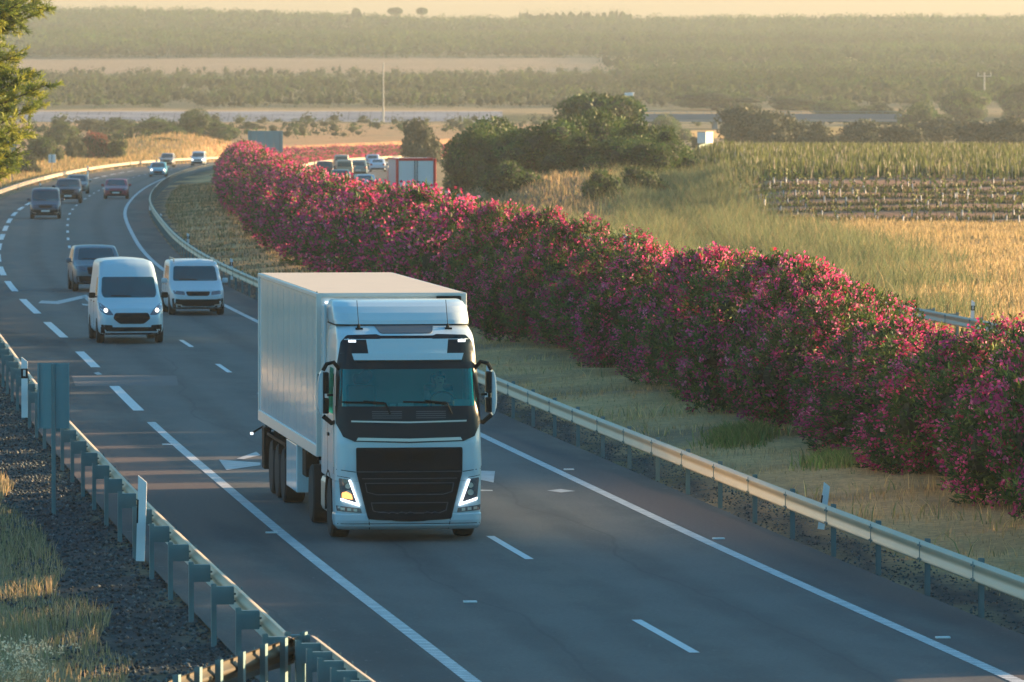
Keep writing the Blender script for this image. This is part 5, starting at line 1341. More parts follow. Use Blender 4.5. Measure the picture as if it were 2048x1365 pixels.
# ---- red framed box lorry driving away
def box_lorry():
    Z = 395.0; x = (832 - 1024) * Z / FPX; z = float(road_z(Z)); hd = heading_at(Z) 
    r = empty('box_lorry', (x, Z, z), hd + 0.03); tag(r, 'box lorry with white rear doors in a red frame, driving away behind the hedge', 'lorry')
    W, H0, H1, L = 2.5, 1.0, 3.42, 7.2
    bm = bmesh.new(); box(bm, (0, L / 2 + 0.04, (H0 + H1) / 2), (W - 0.04, L, H1 - H0 - 0.02), None, 0.02); link('box_body', bm_mesh('b', bm), mat('box_side', (0.55, 0.48, 0.46), 0.5), r)
    bm = bmesh.new()
    for sx in (-1, 1): box(bm, (sx * (W / 2 - 0.06), 0.0, (H0 + H1) / 2), (0.17, 0.14, H1 - H0), None, 0.02)
    box(bm, (0, 0.0, H1 - 0.05), (W - 0.34, 0.14, 0.18), None, 0.02); box(bm, (0, 0.0, H0 + 0.03), (W - 0.28, 0.14, 0.12), None, 0.02)
    for sx in (-1, 1): box(bm, (sx * (W / 2 - 0.015), L / 2 + 0.1, H1 - 0.04), (0.07, L, 0.10))
    link('red_frame', bm_mesh('f', bm), M['red_paint'], r)
    for sx in (-1, 1):
        bm = bmesh.new(); box(bm, (sx * (W / 4 - 0.07), -0.01, (H0 + H1) / 2), (W / 2 - 0.17, 0.06, H1 - H0 - 0.22), None, 0.01); d = link('rear_door', bm_mesh('d', bm), M['truck_white'], r)
        bm = bmesh.new(); tube(bm, [(sx * 0.09, -0.07, H0 + 0.1), (sx * 0.09, -0.07, H1 - 0.12)], 0.02, 6); box(bm, (sx * 0.16, -0.07, 1.95), (0.22, 0.04, 0.06)); link('lock_bar', bm_mesh('l', bm), M['black_plastic'], d)
    bm = bmesh.new(); box(bm, (0, L / 2, 0.82), (0.9, L, 0.22)); box(bm, (0, 0.05, 0.55), (2.2, 0.1, 0.12)); link('chassis', bm_mesh('c', bm), M['black_plastic'], r)
    bm = bmesh.new(); box(bm, (0, L + 1.0, 1.75), (2.3, 1.8, 2.1), None, 0.12); link('cab', bm_mesh('cab', bm), M['red_paint'], r)
    for yy in (1.6, L + 1.1):
        for sx in (-1, 1): wheel(r, sx * 1.05, yy, 0.48, 0.3)
    for sx in (-1, 1): link('tail_lamp', boxmesh('t', [((sx * 0.95, -0.03, 0.72), (0.35, 0.06, 0.12))]), M['tail'], r)
box_lorry()

# ---- the lorry
def loft_z(levels, nc=64):
    """levels: (z, halfwidth, front_y, back_y, corner_r, bow) -> bmesh of stacked rounded rectangles, closed"""
    bm = bmesh.new(); rings = []
    for z, w, f, b, r, bow in levels:
        pts = []
        nx = 14
        for i in range(nx + 1):                       # front edge from -x to +x
            x = -w + r + (2 * w - 2 * r) * i / nx; pts.append((x, f + bow * (x / max(w, .01)) ** 2))
        fr = f + bow * ((w - r) / w) ** 2
        for a in range(1, 7): t = PI / 2 * a / 7; pts.append((w - r + r * math.sin(t), fr + r * (1 - math.cos(t))))
        for i in range(11): pts.append((w, fr + r + (b - 0.06 - fr - r) * i / 10))
        pts.append((w - 0.02, b - 0.01))
        for i in range(9): pts.append((w - 0.06 - (2 * w - 0.12) * i / 8, b))
        pts.append((-w + 0.02, b - 0.01))
        for i in range(11): pts.append((-w, b - 0.06 - (b - 0.06 - fr - r) * i / 10))
        for a in range(1, 7): t = PI / 2 * (7 - a) / 7; pts.append((-w + r - r * math.sin(t), fr + r * (1 - math.cos(t))))
        rings.append([bm.verts.new((x, y, z)) for x, y in pts])
    n = len(rings[0])
    for i in range(len(rings) - 1):
        for k in range(n): bm.faces.new((rings[i][k], rings[i][(k + 1) % n], rings[i + 1][(k + 1) % n], rings[i + 1][k]))
    bm.faces.new(rings[0][::-1]); bm.faces.new(rings[-1])
    bmesh.ops.recalc_face_normals(bm, faces=bm.faces)
    return bm
def interp_levels(lv, n):
    a = np.array(lv, float); z = np.linspace(a[0, 0], a[-1, 0], n); z = np.unique(np.concatenate([z, a[:, 0]]))
    return [tuple(np.interp(zz, a[:, 0], a[:, k]) for k in range(a.shape[1])) for zz in z]

def lorry():
    x0, y0 = (819 - 1024) / 119.6, 104.5
    R = empty('articulated_lorry', (x0, y0, 0.0), math.radians(7.0))
    tag(R, 'big white articulated lorry with dark grille and lit lamps, the main vehicle in the picture', 'lorry')
    W = M['truck_white']; BK = M['black_plastic']; BG = M['black_gloss']
    hw = 1.235
    # cab shell: upper body, full length
    lv = [(1.02, hw, 0.03, 2.25, 0.20, 0.05), (1.3, hw, 0.02, 2.25, 0.22, 0.06), (1.65, hw, 0.03, 2.25, 0.24, 0.07), (2.1, hw - .005, 0.09, 2.25, 0.26, 0.08), (2.5, hw - .02, 0.16, 2.25, 0.27, 0.08),
          (2.95, hw - .045, 0.25, 2.25, 0.28, 0.09), (3.2, hw - .06, 0.32, 2.25, 0.29, 0.09), (3.38, hw - .075, 0.39, 2.25, 0.30, 0.09), (3.46, hw - .085, 0.50, 2.25, 0.32, 0.09), (3.53, hw - .10, 0.72, 2.25, 0.34, 0.08),
          (3.60, hw - .12, 1.02, 2.25, 0.34, 0.06), (3.64, hw - .15, 1.25, 2.24, 0.34, 0.05)]
    bm = loft_z(interp_levels(lv, 75)); bvh = BVHTree.FromBMesh(bm)
    # opening for the windscreen: clear the shell behind the glass
    WS = [(-1.15, 2.20), (1.15, 2.20), (1.13, 2.92), (-1.13, 2.92)]
    kill = [f for f in bm.faces if abs(f.calc_center_median().x) < 1.13 and 2.21 < f.calc_center_median().z < 2.93 and f.calc_center_median().y < 0.5]
    # side windows too
    kill += [f for f in bm.faces if abs(f.calc_center_median().x) > 1.1 and 2.22 < f.calc_center_median().z < 2.80 and 0.75 < f.calc_center_median().y < 1.35]
    bmesh.ops.delete(bm, geom=kill, context='FACES')
    me = bm_mesh('cab', bm); smooth_mesh(me, 40); cab = link('cab_body', me, W, R)
    # lower front (bumper and lamp section, ends at the wheel arch)
    lv2 = [(0.20, hw - .06, 0.12, 0.70, 0.22, 0.05), (0.26, hw - .01, 0.03, 0.74, 0.25, 0.06), (0.36, hw + .005, -0.01, 0.76, 0.26, 0.06), (0.455, hw + .005, -0.01, 0.76, 0.26, 0.06), (0.475, hw - .008, 0.012, 0.76, 0.26, 0.06), (0.7, hw - .002, 0.02, 0.77, 0.25, 0.06), (1.0, hw, 0.028, 0.80, 0.22, 0.05), (1.015, hw, 0.03, 0.80, 0.20, 0.05)]
    bm = loft_z(interp_levels(lv2, 30)); bvl = BVHTree.FromBMesh(bm); me = bm_mesh('low', bm); smooth_mesh(me, 40); bump = link('front_bumper', me, W, R)
    bmj = bmesh.new(); bmj.from_mesh(cab.data); bmj.from_mesh(bump.data); 
    # full front for panels that span both
    bmf = loft_z(interp_levels([l for l in lv2 if l[0] < 1.0] + lv, 90)); bvf = BVHTree.FromBMesh(bmf); bmf.free(); bmj.free()
    P = lambda *a, **k: panel(R, *a, **k)
    # glass
    P('windscreen', bvf, WS, 'F', M['glass'], off=0.010, rad=0.06)
    P('windscreen_surround', bvf, [(-1.16, 2.885), (1.16, 2.885), (1.15, 2.97), (-1.15, 2.97)], 'F', BG, off=0.016)
    for sx in (-1, 1):
        pl = [(sx * 1.115, 2.2), (sx * 1.205, 2.2), (sx * 1.175, 2.95), (sx * 1.095, 2.95)]; P('windscreen_pillar', bvf, pl if sx > 0 else pl[::-1], 'F', BG, off=0.013)
    P('roof_header', bvf, [(-1.17, 2.96), (1.17, 2.96), (1.10, 3.34), (1.00, 3.44), (0.5, 3.455), (0.45, 3.43), (-0.45, 3.43), (-0.5, 3.455), (-1.00, 3.44), (-1.10, 3.34)], 'F', BG, off=0.012, rad=0.03)
    P('sign_board', bvf, [(-0.655, 3.10), (0.655, 3.10), (0.69, 3.375), (-0.69, 3.375)], 'F', W, off=0.035)
    P('sun_visor', bvf, [(-0.90, 3.02), (0.90, 3.02), (0.935, 3.13), (-0.935, 3.13)], 'F', W, off=0.075, rad=0.0)
    P('roof_lamp', bvf, [(0.86, 3.325), (0.98, 3.325), (0.98, 3.36), (0.86, 3.36)], 'F', M['marker'], off=0.03, mirror=True)
    P('roof_hatch', bvf, [(-0.44, 3.47), (0.44, 3.47), (0.52, 3.63), (-0.52, 3.63)], 'F', M['grille_rim'], off=0.012, rad=0.05)
    # dark band below the windscreen wrapping the corners
    P('lower_band', bvf, [(-1.205, 1.98), (-1.10, 1.76), (-0.92, 1.68), (0, 1.655), (0.92, 1.68), (1.10, 1.76), (1.205, 1.98), (1.205, 2.265), (-1.205, 2.265)], 'F', M['black_gloss'], off=0.017)
    P('trim_strip', bvf, [(-0.97, 2.005), (0, 1.985), (0.97, 2.005), (0.97, 2.03), (0, 2.01), (-0.97, 2.03)], 'F', M['chrome'], off=0.03)
    P('trim_strip', bvf, [(-0.89, 1.695), (0, 1.675), (0.89, 1.695), (0.86, 1.745), (0, 1.725), (-0.86, 1.745)], 'F', M['chrome'], off=0.035)
    for k in range(4):
        for sx in (-1, 1):
            a, b = sorted((sx * 0.12, sx * 0.62)); P('air_slot', bvf, [(a, 2.065 + k * 0.035), (b, 2.065 + k * 0.035), (b, 2.08 + k * 0.035), (a, 2.08 + k * 0.035)], 'F', M['grille_rim'], off=0.02)
    # wipers
    for c in (-0.42, 0.62):
        bm = bmesh.new(); pts = []
        for t in np.linspace(0, 1, 8): pts.append((c - 0.72 + 0.72 * t, 0.075 + 0.08 * (abs(c - 0.72 + 0.72 * t) / 1.2) ** 2, 2.345 - 0.015 * t))
        tube(bm, pts, 0.014, 5); tube(bm, [(c + 0.10, 0.05, 2.14), (c + 0.02, 0.055, 2.32), (c - 0.35, 0.07, 2.36)], 0.018, 6); link('wiper', bm_mesh('w', bm), BK, R)
    # grille
    G = [(-0.70, 0.385), (-0.55, 0.37), (0, 0.35), (0.55, 0.37), (0.70, 0.385), (0.89, 1.16), (0.895, 1.58), (-0.895, 1.58), (-0.89, 1.16)]
    gr = P('grille', bvf, G, 'F', M['grille'], off=0.022, rad=0.03)[0]
    def frame(pl, t, m, off):
        c = Vector((sum(p[0] for p in pl) / len(pl), sum(p[1] for p in pl) / len(pl)))
        for i in range(len(pl)):
            a, b = Vector(pl[i]), Vector(pl[(i + 1) % len(pl)]); d = (b - a).normalized(); n_ = Vector((-d.y, d.x)) * t
            panel(R, 'grille_bar', bvf, [tuple(a), tuple(b), tuple(b + n_), tuple(a + n_)], 'F', m, off=off, parent=gr)
    frame([(-0.56, 0.785), (0.56, 0.785), (0.72, 0.83), (0.75, 0.99), (-0.75, 0.99), (-0.72, 0.83)], 0.014, M['grille_rim'], 0.045)
    frame([(-0.50, 0.475), (0.50, 0.475), (0.62, 0.52), (0.65, 0.66), (-0.65, 0.66), (-0.62, 0.52)], 0.014, M['grille_rim'], 0.045)
    for zz, ww in [(0.835, .66), (0.88, .68), (0.925, .70), (0.55, .58), (0.60, .60), (0.73, .62), (1.17, .88), (1.055, .8)]:
        panel(R, 'grille_bar', bvf, [(-ww, zz), (ww, zz), (ww, zz + 0.014), (-ww, zz + 0.014)], 'F', BK if zz < 1.05 else M['grille_rim'], off=0.034, parent=gr)
    for k in range(6):
        for sx in (-1, 1):
            a, b = sorted((sx * 0.05, sx * 0.42)); zz = 1.37 + k * 0.026; panel(R, 'grille_bar', bvf, [(a, zz), (b, zz), (b, zz + 0.011), (a, zz + 0.011)], 'F', BK, off=0.036, parent=gr)
    panel(R, 'grille_recess', bvf, [(-0.46, 1.015), (0.46, 1.015), (0.46, 1.15), (-0.46, 1.15)], 'F', BK, off=0.03, parent=gr)
    # lamps
    for o in P('headlight', bvf, [(0.86, 0.62), (1.14, 0.72), (1.175, 1.07), (1.01, 1.045)], 'F', M['lamp_glass'], off=0.014, rad=0.02, mirror=True): pass
    P('running_light', bvf, [(0.835, 0.60), (0.875, 0.635), (1.025, 1.04), (0.985, 1.035)], 'F', M['led'], off=0.026, mirror=True)
    P('running_light', bvf, [(0.835, 0.60), (1.135, 0.695), (1.14, 0.735), (0.87, 0.645)], 'F', M['led'], off=0.026, mirror=True)
    for zz, rr in ((0.82, 0.05), (0.94, 0.045)):
        c = [(1.03 + rr * math.cos(a), zz + rr * math.sin(a)) for a in np.linspace(0, 2 * PI, 12)[:-1]]; P('lamp_lens', bvf, c, 'F', M['chrome'], off=0.022, mirror=True)
    P('turn_signal', bvf, [(-1.12, 0.74), (-0.95, 0.71), (-0.97, 0.80), (-1.06, 0.85), (-1.12, 0.83)], 'F', M['amber'], off=0.030, rad=0.02)
    P('fog_lamp', bvf, [(0.80, 0.485), (1.20, 0.52), (1.21, 0.61), (0.82, 0.565)], 'F', M['lamp_glass'], off=0.012, rad=0.01, mirror=True)
    for q in (0.88, 0.98, 1.08): P('lamp_lens', bvf, [(q, 0.51 + (q - .88) * .09), (q + 0.06, 0.515 + (q - .88) * .09), (q + 0.06, 0.56 + (q - .88) * .09), (q, 0.555 + (q - .88) * .09)], 'F', M['chrome'], off=0.02, mirror=True)
    for pl in ([(-1.2, 0.30), (1.2, 0.30), (1.2, 0.31), (-1.2, 0.31)], [(0.66, 0.21), (0.672, 0.21), (0.70, 0.46), (0.688, 0.46)], [(-0.688, 0.46), (-0.70, 0.46), (-0.672, 0.21), (-0.66, 0.21)],
               [(0.90, 1.165), (1.215, 1.21), (1.215, 1.22), (0.90, 1.177)], [(-0.90, 1.177), (-1.215, 1.22), (-1.215, 1.21), (-0.90, 1.165)], [(0.99, 1.065), (1.2, 1.1), (1.2, 1.11), (0.99, 1.075)], [(-0.99, 1.075), (-1.2, 1.11), (-1.2, 1.10), (-0.99, 1.065)]):
        P('panel_seam', bvf, pl, 'F', BK, off=0.004)
    # cab sides: windows, door seams, steps
    P('side_window', bvf, [(0.62, 2.12), (1.45, 2.12), (1.45, 2.88), (0.85, 2.88)], 'L', M['glass'], off=0.006, rad=0.05, mirror=True)
    for a in (0.48, 1.52): P('door_seam', bvf, [(a, 1.12), (a + 0.014, 1.12), (a + 0.014, 3.0), (a, 3.0)], 'L', BK, off=0.003, mirror=True)
    P('door_handle', bvf, [(1.25, 1.72), (1.45, 1.72), (1.45, 1.77), (1.25, 1.77)], 'L', BK, off=0.025, mirror=True)
    P('side_trim', bvf, [(0.30, 1.25), (0.36, 1.25), (0.55, 2.0), (0.50, 2.0)], 'L', M['chrome'], off=0.012, mirror=True)
    # interior
    bm = bmesh.new(); box(bm, (0, 1.25, 2.2), (2.26, 1.7, 1.9))
    bmesh.ops.delete(bm, geom=[f for f in bm.faces if f.normal.y < -0.9], context='FACES'); bmesh.ops.reverse_faces(bm, faces=bm.faces)
    bmesh.ops.delete(bm, geom=[f for f in bm.faces if abs(f.normal.x) > 0.9], context='FACES')
    link('cab_lining', bm_mesh('lin', bm), M['cab_inner'], R)
    link('dashboard', boxmesh('dash', [((0, 0.55, 2.12), (2.2, 0.42, 0.2)), ((0, 0.72, 1.98), (2.2, 0.3, 0.3))], 0.04), BK, R)
    link('papers', boxmesh('pap', [((0.93, 0.42, 2.30), (0.26, 0.03, 0.13)), ((-0.02, 0.42, 2.28), (0.26, 0.03, 0.06)), ((-0.24, 0.42, 2.27), (0.10, 0.03, 0.05))], 0.005), M['papers'], R)
    for sx in (-0.66, 0.66):
        bm = bmesh.new(); box(bm, (sx, 1.35, 1.85), (0.52, 0.5, 0.16), None, 0.05); box(bm, (sx, 1.62, 2.22), (0.5, 0.14, 0.68), Matrix.Rotation(0.0, 3, 'X'), 0.05); box(bm, (sx, 1.62, 2.66), (0.26, 0.10, 0.18), None, 0.04)
        link('seat', bm_mesh('seat', bm), M['seat'], R)
    bm = bmesh.new(); r0 = 0.22
    ring = [(0.66 + r0 * math.cos(a), 0.86 + 0.10 * math.sin(a) * 1.0, 2.28 + r0 * math.sin(a) * 0.85) for a in np.linspace(0, 2 * PI, 25)]
    tube(bm, ring, 0.018, 6, cap=False); tube(bm, [(0.66, 0.86, 2.28), (0.66, 0.65, 2.05)], 0.03, 6); tube(bm, [ring[0], ring[12]], 0.015, 5); link('steering_wheel', bm_mesh('sw', bm), BK, R)
    # round dark ornament hanging by the passenger side of the windscreen
    bm = bmesh.new(); bmesh.ops.create_uvsphere(bm, u_segments=14, v_segments=10, radius=0.105); bmesh.ops.scale(bm, vec=(1.1, 0.3, 1.0), verts=bm.verts); bmesh.ops.translate(bm, vec=(-0.70, 0.30, 2.78), verts=bm.verts); tube(bm, [(-0.70, 0.30, 2.86), (-0.66, 0.32, 2.94)], 0.02, 6)
    link('hanging_ornament', bm_mesh('orn', bm), BK, R)
    # mirrors
    for sx in (-1, 1):
        bm = bmesh.new()
        prof = [(1.425, 2.84), (1.435, 2.87), (1.47, 2.84), (1.50, 2.72), (1.515, 2.35), (1.50, 2.20), (1.46, 2.10), (1.43, 2.10), (1.425, 2.2)]
        fr = [bm.verts.new((sx * a, 0.30, z)) for a, z in prof]; bk = [bm.verts.new((sx * a, 0.50, z)) for a, z in prof]
        bm.faces.new(fr); bm.faces.new(bk[::-1])
        for i in range(len(prof)): bm.faces.new((fr[i], fr[(i + 1) % len(prof)], bk[(i + 1) % len(prof)], bk[i]))
        bmesh.ops.recalc_face_normals(bm, faces=bm.faces); bmesh.ops.bevel(bm, geom=list(bm.edges), offset=0.02, segments=2, affect='EDGES')
        mo = link('wing_mirror', bm_mesh('mir', bm), W, R); smooth_mesh(mo.data, 50)
        bm = bmesh.new(); box(bm, (sx * 1.375, 0.38, 2.655), (0.10, 0.16, 0.36), None, 0.02); box(bm, (sx * 1.375, 0.38, 2.27), (0.10, 0.16, 0.26), None, 0.02); box(bm, (sx * 1.44, 0.505, 2.5), (0.12, 0.01, 0.6)); link('mirror_inset', bm_mesh('mi', bm), BK, mo)
        bm = bmesh.new(); tube(bm, [(sx * 1.14, 0.42, 2.88), (sx * 1.24, 0.38, 3.0), (sx * 1.36, 0.38, 2.97), (sx * 1.42, 0.38, 2.86)], 0.035, 8); tube(bm, [(sx * 1.15, 0.36, 2.02), (sx * 1.28, 0.37, 1.98), (sx * 1.42, 0.38, 2.10)], 0.04, 8)
        box(bm, (sx * 1.30, 0.38, 2.45), (0.10, 0.06, 0.04)); link('mirror_arm', bm_mesh('ma', bm), BK, mo)
    # antennas
    for xx in (-0.77, 0.74):
        bm = bmesh.new(); tube(bm, [(xx, 0.88, 3.54), (xx, 0.88, 3.62)], [0.035, 0.02], 8); tube(bm, [(xx, 0.88, 3.62), (xx - 0.02, 0.98, 4.02)], 0.006, 5); box(bm, (xx, 0.80, 3.545), (0.12, 0.1, 0.03)); link('antenna', bm_mesh('an', bm), BK, R)
    # roof deflector
    lv3 = [(3.60, 1.14, 0.98, 2.55, 0.30, 0.05), (3.68, 1.15, 1.02, 2.6, 0.32, 0.05), (3.80, 1.15, 1.16, 2.62, 0.34, 0.05), (3.90, 1.14, 1.36, 2.62, 0.36, 0.05), (3.96, 1.12, 1.60, 2.62, 0.36, 0.05), (3.99, 1.08, 1.85, 2.6, 0.34, 0.04)]
    bm = loft_z(interp_levels(lv3, 24)); me = bm_mesh('defl', bm); smooth_mesh(me, 40); link('roof_deflector', me, W, R)
    lvs = [(3.592, 1.155, 0.96, 2.5, 0.30, 0.05), (3.612, 1.155, 0.96, 2.5, 0.30, 0.05)]
    link('deflector_gasket', bm_mesh('gk', loft_z(lvs)), BK, R)
    # side fairings behind the cab
    for sx in (-1, 1):
        bm = bmesh.new(); box(bm, (sx * 1.205, 2.52, 2.45), (0.05, 0.52, 2.9), None, 0.02); link('side_fairing', bm_mesh('sf', bm), W, R)
    # chassis, tank, mudguards, wheels
    bm = bmesh.new()
    for sx in (-1, 1): box(bm, (sx * 0.42, 3.4, 0.85), (0.1, 6.2, 0.28))
    box(bm, (0, 3.0, 0.9), (0.75, 5.0, 0.2)); box(bm, (0, 1.5, 0.85), (2.0, 1.4, 0.3)); link('chassis', bm_mesh('ch', bm), BK, R)
    for sx in (-1, 1):
        bm = bmesh.new(); box(bm, (sx * 1.0, 2.55, 0.66), (0.44, 1.0, 0.62), None, 0.1)
        link('fuel_tank', bm_mesh('ft', bm), M['chrome'] if sx < 0 else M['galv'], R)
        bm = bmesh.new()
        for k in range(9):
            a = PI * k / 8; box(bm, (sx * 1.07, 1.42 - 0.60 * math.cos(a), 0.55 + 0.56 * math.sin(a)), (0.34, 0.24, 0.04), Matrix.Rotation(PI / 2 - a, 3, 'X'))
        link('mudguard', bm_mesh('mg', bm), BK, R)
    for sx in (-1, 1):
        wheel(R, sx * 1.06, 1.42, 0.51, 0.32); wheel(R, sx * 0.98, 5.0, 0.51, 0.46)
    # trailer
    TF, TL, TB, TT, TW = 2.95, 12.3, 1.27, 4.07, 1.27
    T = empty('trailer', (0, 0, 0)); T.parent = R; T.name = 'trailer'
    bm = bmesh.new(); box(bm, (0.0, TF + TL / 2, (TB + TT) / 2 + 0.05), (2 * TW, TL, TT - TB - 0.1), None, 0.015); link('trailer_box', bm_mesh('tb', bm), M['trailer'], T)
    tr = mat('aluminium_trim', (0.62, 0.64, 0.63), 0.4, 0.3, 0.06)
    bm = bmesh.new()
    for sx in (-1, 1):
        box(bm, (sx * (TW + 0.004), TF + TL / 2, TT - 0.03), (0.05, TL + 0.02, 0.07), None, 0.01); box(bm, (sx * (TW + 0.004), TF + TL / 2, TB + 0.09), (0.05, TL + 0.02, 0.20), None, 0.01)
        box(bm, (sx * (TW - 0.02), TF - 0.004, (TB + TT) / 2), (0.10, 0.05, TT - TB), None, 0.01); box(bm, (sx * (TW + 0.006), TF + TL - 0.04, (TB + TT) / 2), (0.04, 0.1, TT - TB), None, 0.01)
    box(bm, (0, TF - 0.004, TT - 0.03), (2 * TW - 0.12, 0.05, 0.07), None, 0.01); link('edge_trim', bm_mesh('et', bm), tr, T)
    bm = bmesh.new()
    for k in range(26): 
        zz = TB + 0.2 + k * 0.105
        for yy in (0.07, 0.14): bmesh.ops.create_icosphere(bm, subdivisions=1, radius=0.011, matrix=Matrix.Translation((-(TW + 0.004), TF + yy, zz)))
    link('rivets', bm_mesh('rv', bm), M['galv_dark'], T)
    bm = bmesh.new()
    for k in range(10): box(bm, (-(TW + 0.0012), TF + 0.9 + k * 1.2, (TB + TT) / 2 + 0.08), (0.003, 0.008, TT - TB - 0.4))
    link('panel_joint', bm_mesh('pj', bm), mat('panel_joint', (0.42, 0.44, 0.44), 0.5), T)
    link('roof_skin', boxmesh('rs', [((0, TF + TL / 2, TT + 0.004), (2 * TW - 0.04, TL - 0.04, 0.012))]), mat('sun_tinted_roof', (0.78, 0.58, 0.38), 0.45, vary=0.10, scale=1.5), T)  # warm low sunlight is tinted into the roof colour
    for sx in (-1, 1): link('marker_lamp', boxmesh('ml', [((sx * 1.10, TF - 0.04, TT - 0.15), (0.11, 0.03, 0.035))], 0.01), M['marker'], T)
    bm = bmesh.new(); box(bm, (0.98, TF - 0.10, TT - 0.09), (0.42, 0.14, 0.09), None, 0.01); box(bm, (0.86, TF - 0.08, TT - 0.18), (0.10, 0.1, 0.22), None, 0.01); link('roof_bracket', bm_mesh('rb', bm), BK, T)
    bm = bmesh.new()
    for sx in (-1, 1): box(bm, (sx * 0.5, TF + TL / 2 + 0.5, TB - 0.16), (0.12, TL - 1.5, 0.3))
    for k in range(12): box(bm, (0, TF + 0.8 + k, TB - 0.06), (2.4, 0.08, 0.1))
    link('trailer_chassis', bm_mesh('tc', bm), BK, T)
    for sx in (-1, 1):
        bm = bmesh.new(); box(bm, (sx * 1.08, 8.35, 0.80), (0.36, 2.1, 0.86), None, 0.02); link('pallet_locker', bm_mesh('pl', bm), M['galv'] if sx > 0 else M['trailer'], T)
        bm = bmesh.new(); box(bm, (sx * 1.05, 6.75, 0.95), (0.25, 0.7, 0.5), None, 0.02); link('side_box', bm_mesh('sb', bm), BK, T)
        bm = bmesh.new(); box(bm, (sx * 1.16, TF + TL - 0.3, 0.75), (0.14, 0.5, 0.8), None, 0.02); link('rear_guard', bm_mesh('rg', bm), BK, T)
        for k in range(3): wheel(T, sx * 1.05, 10.4 + k * 1.31, 0.5, 0.38)
        bm = bmesh.new(); box(bm, (sx * 1.06, 11.7, 1.09), (0.40, 3.9, 0.06)); 
        for k in range(4): box(bm, (sx * 1.06, 9.74 + k * 1.31, 0.98), (0.40, 0.04, 0.26))
        link('trailer_mudguard', bm_mesh('tmg', bm), BK, T)
    bm = bmesh.new(); tube(bm, [(-1.20, TF + TL - 0.1, 1.15), (-1.42, TF + TL - 0.1, 1.02)], 0.02, 6); link('marker_arm', bm_mesh('mk', bm), BK, T)
    link('side_marker', boxmesh('sm', [((-1.43, TF + TL - 0.14, 1.01), (0.06, 0.05, 0.05))], 0.01), M['marker'], T)
    return R
LORRY = lorry()

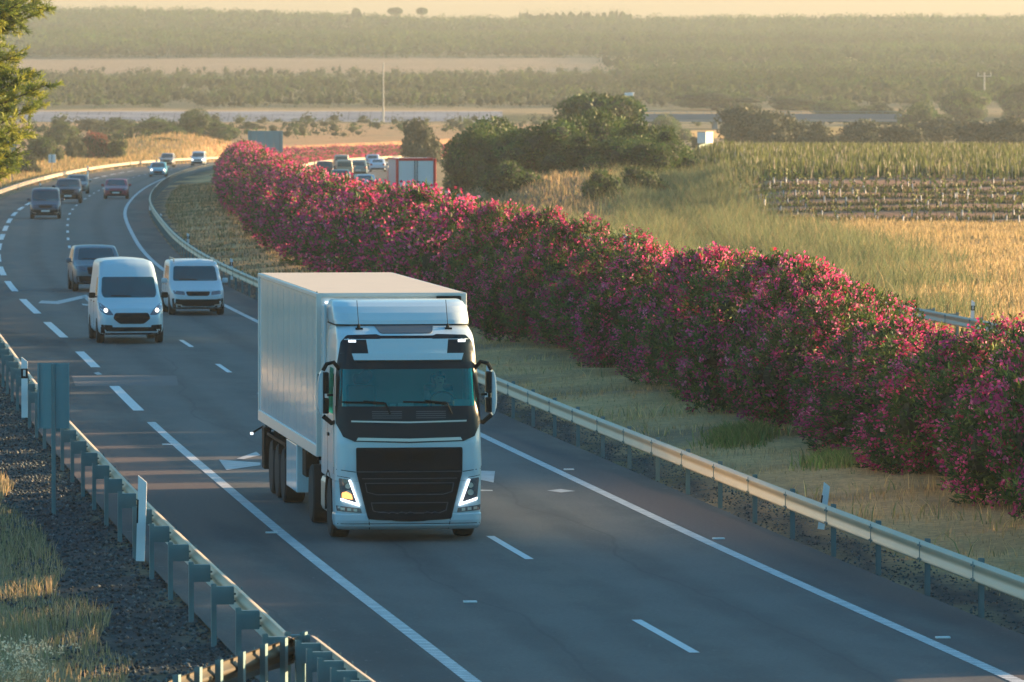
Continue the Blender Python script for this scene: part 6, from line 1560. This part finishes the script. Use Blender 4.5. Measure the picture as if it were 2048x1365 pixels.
# ---- the driver
def skin_body(name, nodes, edges, root_i, parent, m, sub=2):
    me = bpy.data.meshes.new(name); me.from_pydata([n[:3] for n in nodes], edges, []); me.update()
    o = bpy.data.objects.new(name, me); col.objects.link(o); o.parent = parent
    sm = o.modifiers.new('skin', 'SKIN'); sm.use_smooth_shade = True
    for i, v in enumerate(me.skin_vertices[0].data):
        v.radius = (nodes[i][3], nodes[i][3] if len(nodes[i]) < 5 else nodes[i][4]); v.use_root = (i == root_i)
    ss_ = o.modifiers.new('sub', 'SUBSURF'); ss_.levels = sub; ss_.render_levels = sub
    me.materials.append(m); return o
def driver():
    wm = Matrix.Translation(LORRY.location) @ Matrix.Rotation(LORRY.rotation_euler[2], 4, 'Z')
    p = wm @ Vector((0.66, 1.40, 1.93)); R = empty('person', p, LORRY.rotation_euler[2])
    tag(R, 'driver in a dark shirt holding the steering wheel behind the lorry windscreen', 'person', None)
    n = [(0, 0, 0.05, .15, .12), (0, 0.02, 0.22, .145, .10), (0, 0.03, 0.42, .17, .11), (0, 0.02, 0.52, .10, .08), (0, 0.0, 0.58, .052), (0, -0.015, 0.66, .07), (0, -0.03, 0.72, .085, .095), (0, -0.02, 0.80, .07, .085)]
    e = [(i, i + 1) for i in range(7)]
    for s in (-1, 1):
        b = len(n); n += [(s * 0.20, 0.02, 0.47, .06), (s * 0.26, -0.16, 0.27, .045), (s * 0.21, -0.40, 0.32, .032), (s * 0.20, -0.46, 0.34, .03), (s * 0.19, -0.51, 0.345, .034)]
        e += [(2, b), (b, b + 1), (b + 1, b + 2), (b + 2, b + 3), (b + 3, b + 4)]
        for k in range(4):
            c = len(n); dz = 0.03 - 0.018 * k; n += [(s * 0.19, -0.555, 0.35 + dz, .0095), (s * 0.185 - s * 0.02, -0.575, 0.35 + dz, .0085), (s * 0.165 - s * 0.02, -0.55, 0.35 + dz, .008)]; e += [(b + 4, c), (c, c + 1), (c + 1, c + 2)]
        c = len(n); n += [(s * 0.165, -0.51, 0.385, .011), (s * 0.15, -0.54, 0.39, .009)]; e += [(b + 4, c), (c, c + 1)]
        b = len(n); n += [(s * 0.11, -0.10, 0.03, .085), (s * 0.16, -0.48, 0.04, .065), (s * 0.16, -0.55, -0.36, .045)]; e += [(0, b), (b, b + 1), (b + 1, b + 2)]
    skin_body('body', n, e, 0, R, M['skin'], 1)
    # face, hair, shirt as pieces of the person
    bm = bmesh.new()
    tube(bm, [(0, -0.115, 0.745), (0, -0.140, 0.715), (0, -0.12, 0.705)], [0.008, 0.014, 0.008], 6)
    for s in (-1, 1): bmesh.ops.create_uvsphere(bm, u_segments=8, v_segments=6, radius=0.018, matrix=Matrix.Translation((s * 0.083, -0.02, 0.73)))
    link('face', bm_mesh('face', bm), M['skin'], R)
    bm = bmesh.new()
    for s in (-1, 1): bmesh.ops.create_uvsphere(bm, u_segments=8, v_segments=6, radius=0.011, matrix=Matrix.Translation((s * 0.032, -0.115, 0.745)))
    box(bm, (0, -0.118, 0.675), (0.05, 0.01, 0.01)); link('eyes_and_mouth', bm_mesh('eyes', bm), M['hair'], R)
    bm = bmesh.new(); bmesh.ops.create_uvsphere(bm, u_segments=16, v_segments=10, radius=0.1)
    for v in bm.verts: v.co = Vector((v.co.x * 0.92, v.co.y * 1.05 + 0.0, v.co.z * 0.85 + 0.785)); 
    bmesh.ops.delete(bm, geom=[v for v in bm.verts if v.co.z < 0.76 - max(0, v.co.y) * 0.8], context='VERTS'); link('hair', bm_mesh('hair', bm), M['hair'], R)
    sn = [(a[0], a[1], a[2], a[3] + 0.014, (a[4] if len(a) > 4 else a[3]) + 0.014) for a in n[:4]] + [(s * x, y, z, r, r) for s in (-1, 1) for x, y, z, r in ((0.20, 0.02, 0.47, .072), (0.26, -0.16, 0.27, .056), (0.215, -0.37, 0.315, .044))]
    skin_body('shirt', sn, [(0, 1), (1, 2), (2, 3), (2, 4), (4, 5), (5, 6), (2, 7), (7, 8), (8, 9)], 0, R, M['shirt'], 1)
driver()
# ------------------------------------------------------------------ haze: the air of the valley
def haze():
    bm = bmesh.new(); x0, x1, y0, y1, z0, z1 = -1600, 1600, -40, 4300, -8, 75
    box(bm, ((x0 + x1) / 2, (y0 + y1) / 2, (z0 + z1) / 2), (x1 - x0, y1 - y0, z1 - z0))
    m = bpy.data.materials.new('haze_air'); m.use_nodes = True; n = m.node_tree.nodes; l = m.node_tree.links
    n.remove(n['Principled BSDF']); v = n.new('ShaderNodeVolumePrincipled')
    v.inputs['Color'].default_value = (0.52, 0.60, 0.60, 1); v.inputs['Density'].default_value = HAZE; v.inputs['Anisotropy'].default_value = 0.3
    l.new(v.outputs[0], n['Material Output'].inputs['Volume'])
    o = link('haze', bm_mesh('haze', bm), m); tag(o, kind='stuff')
HAZE = 0.00017
haze()
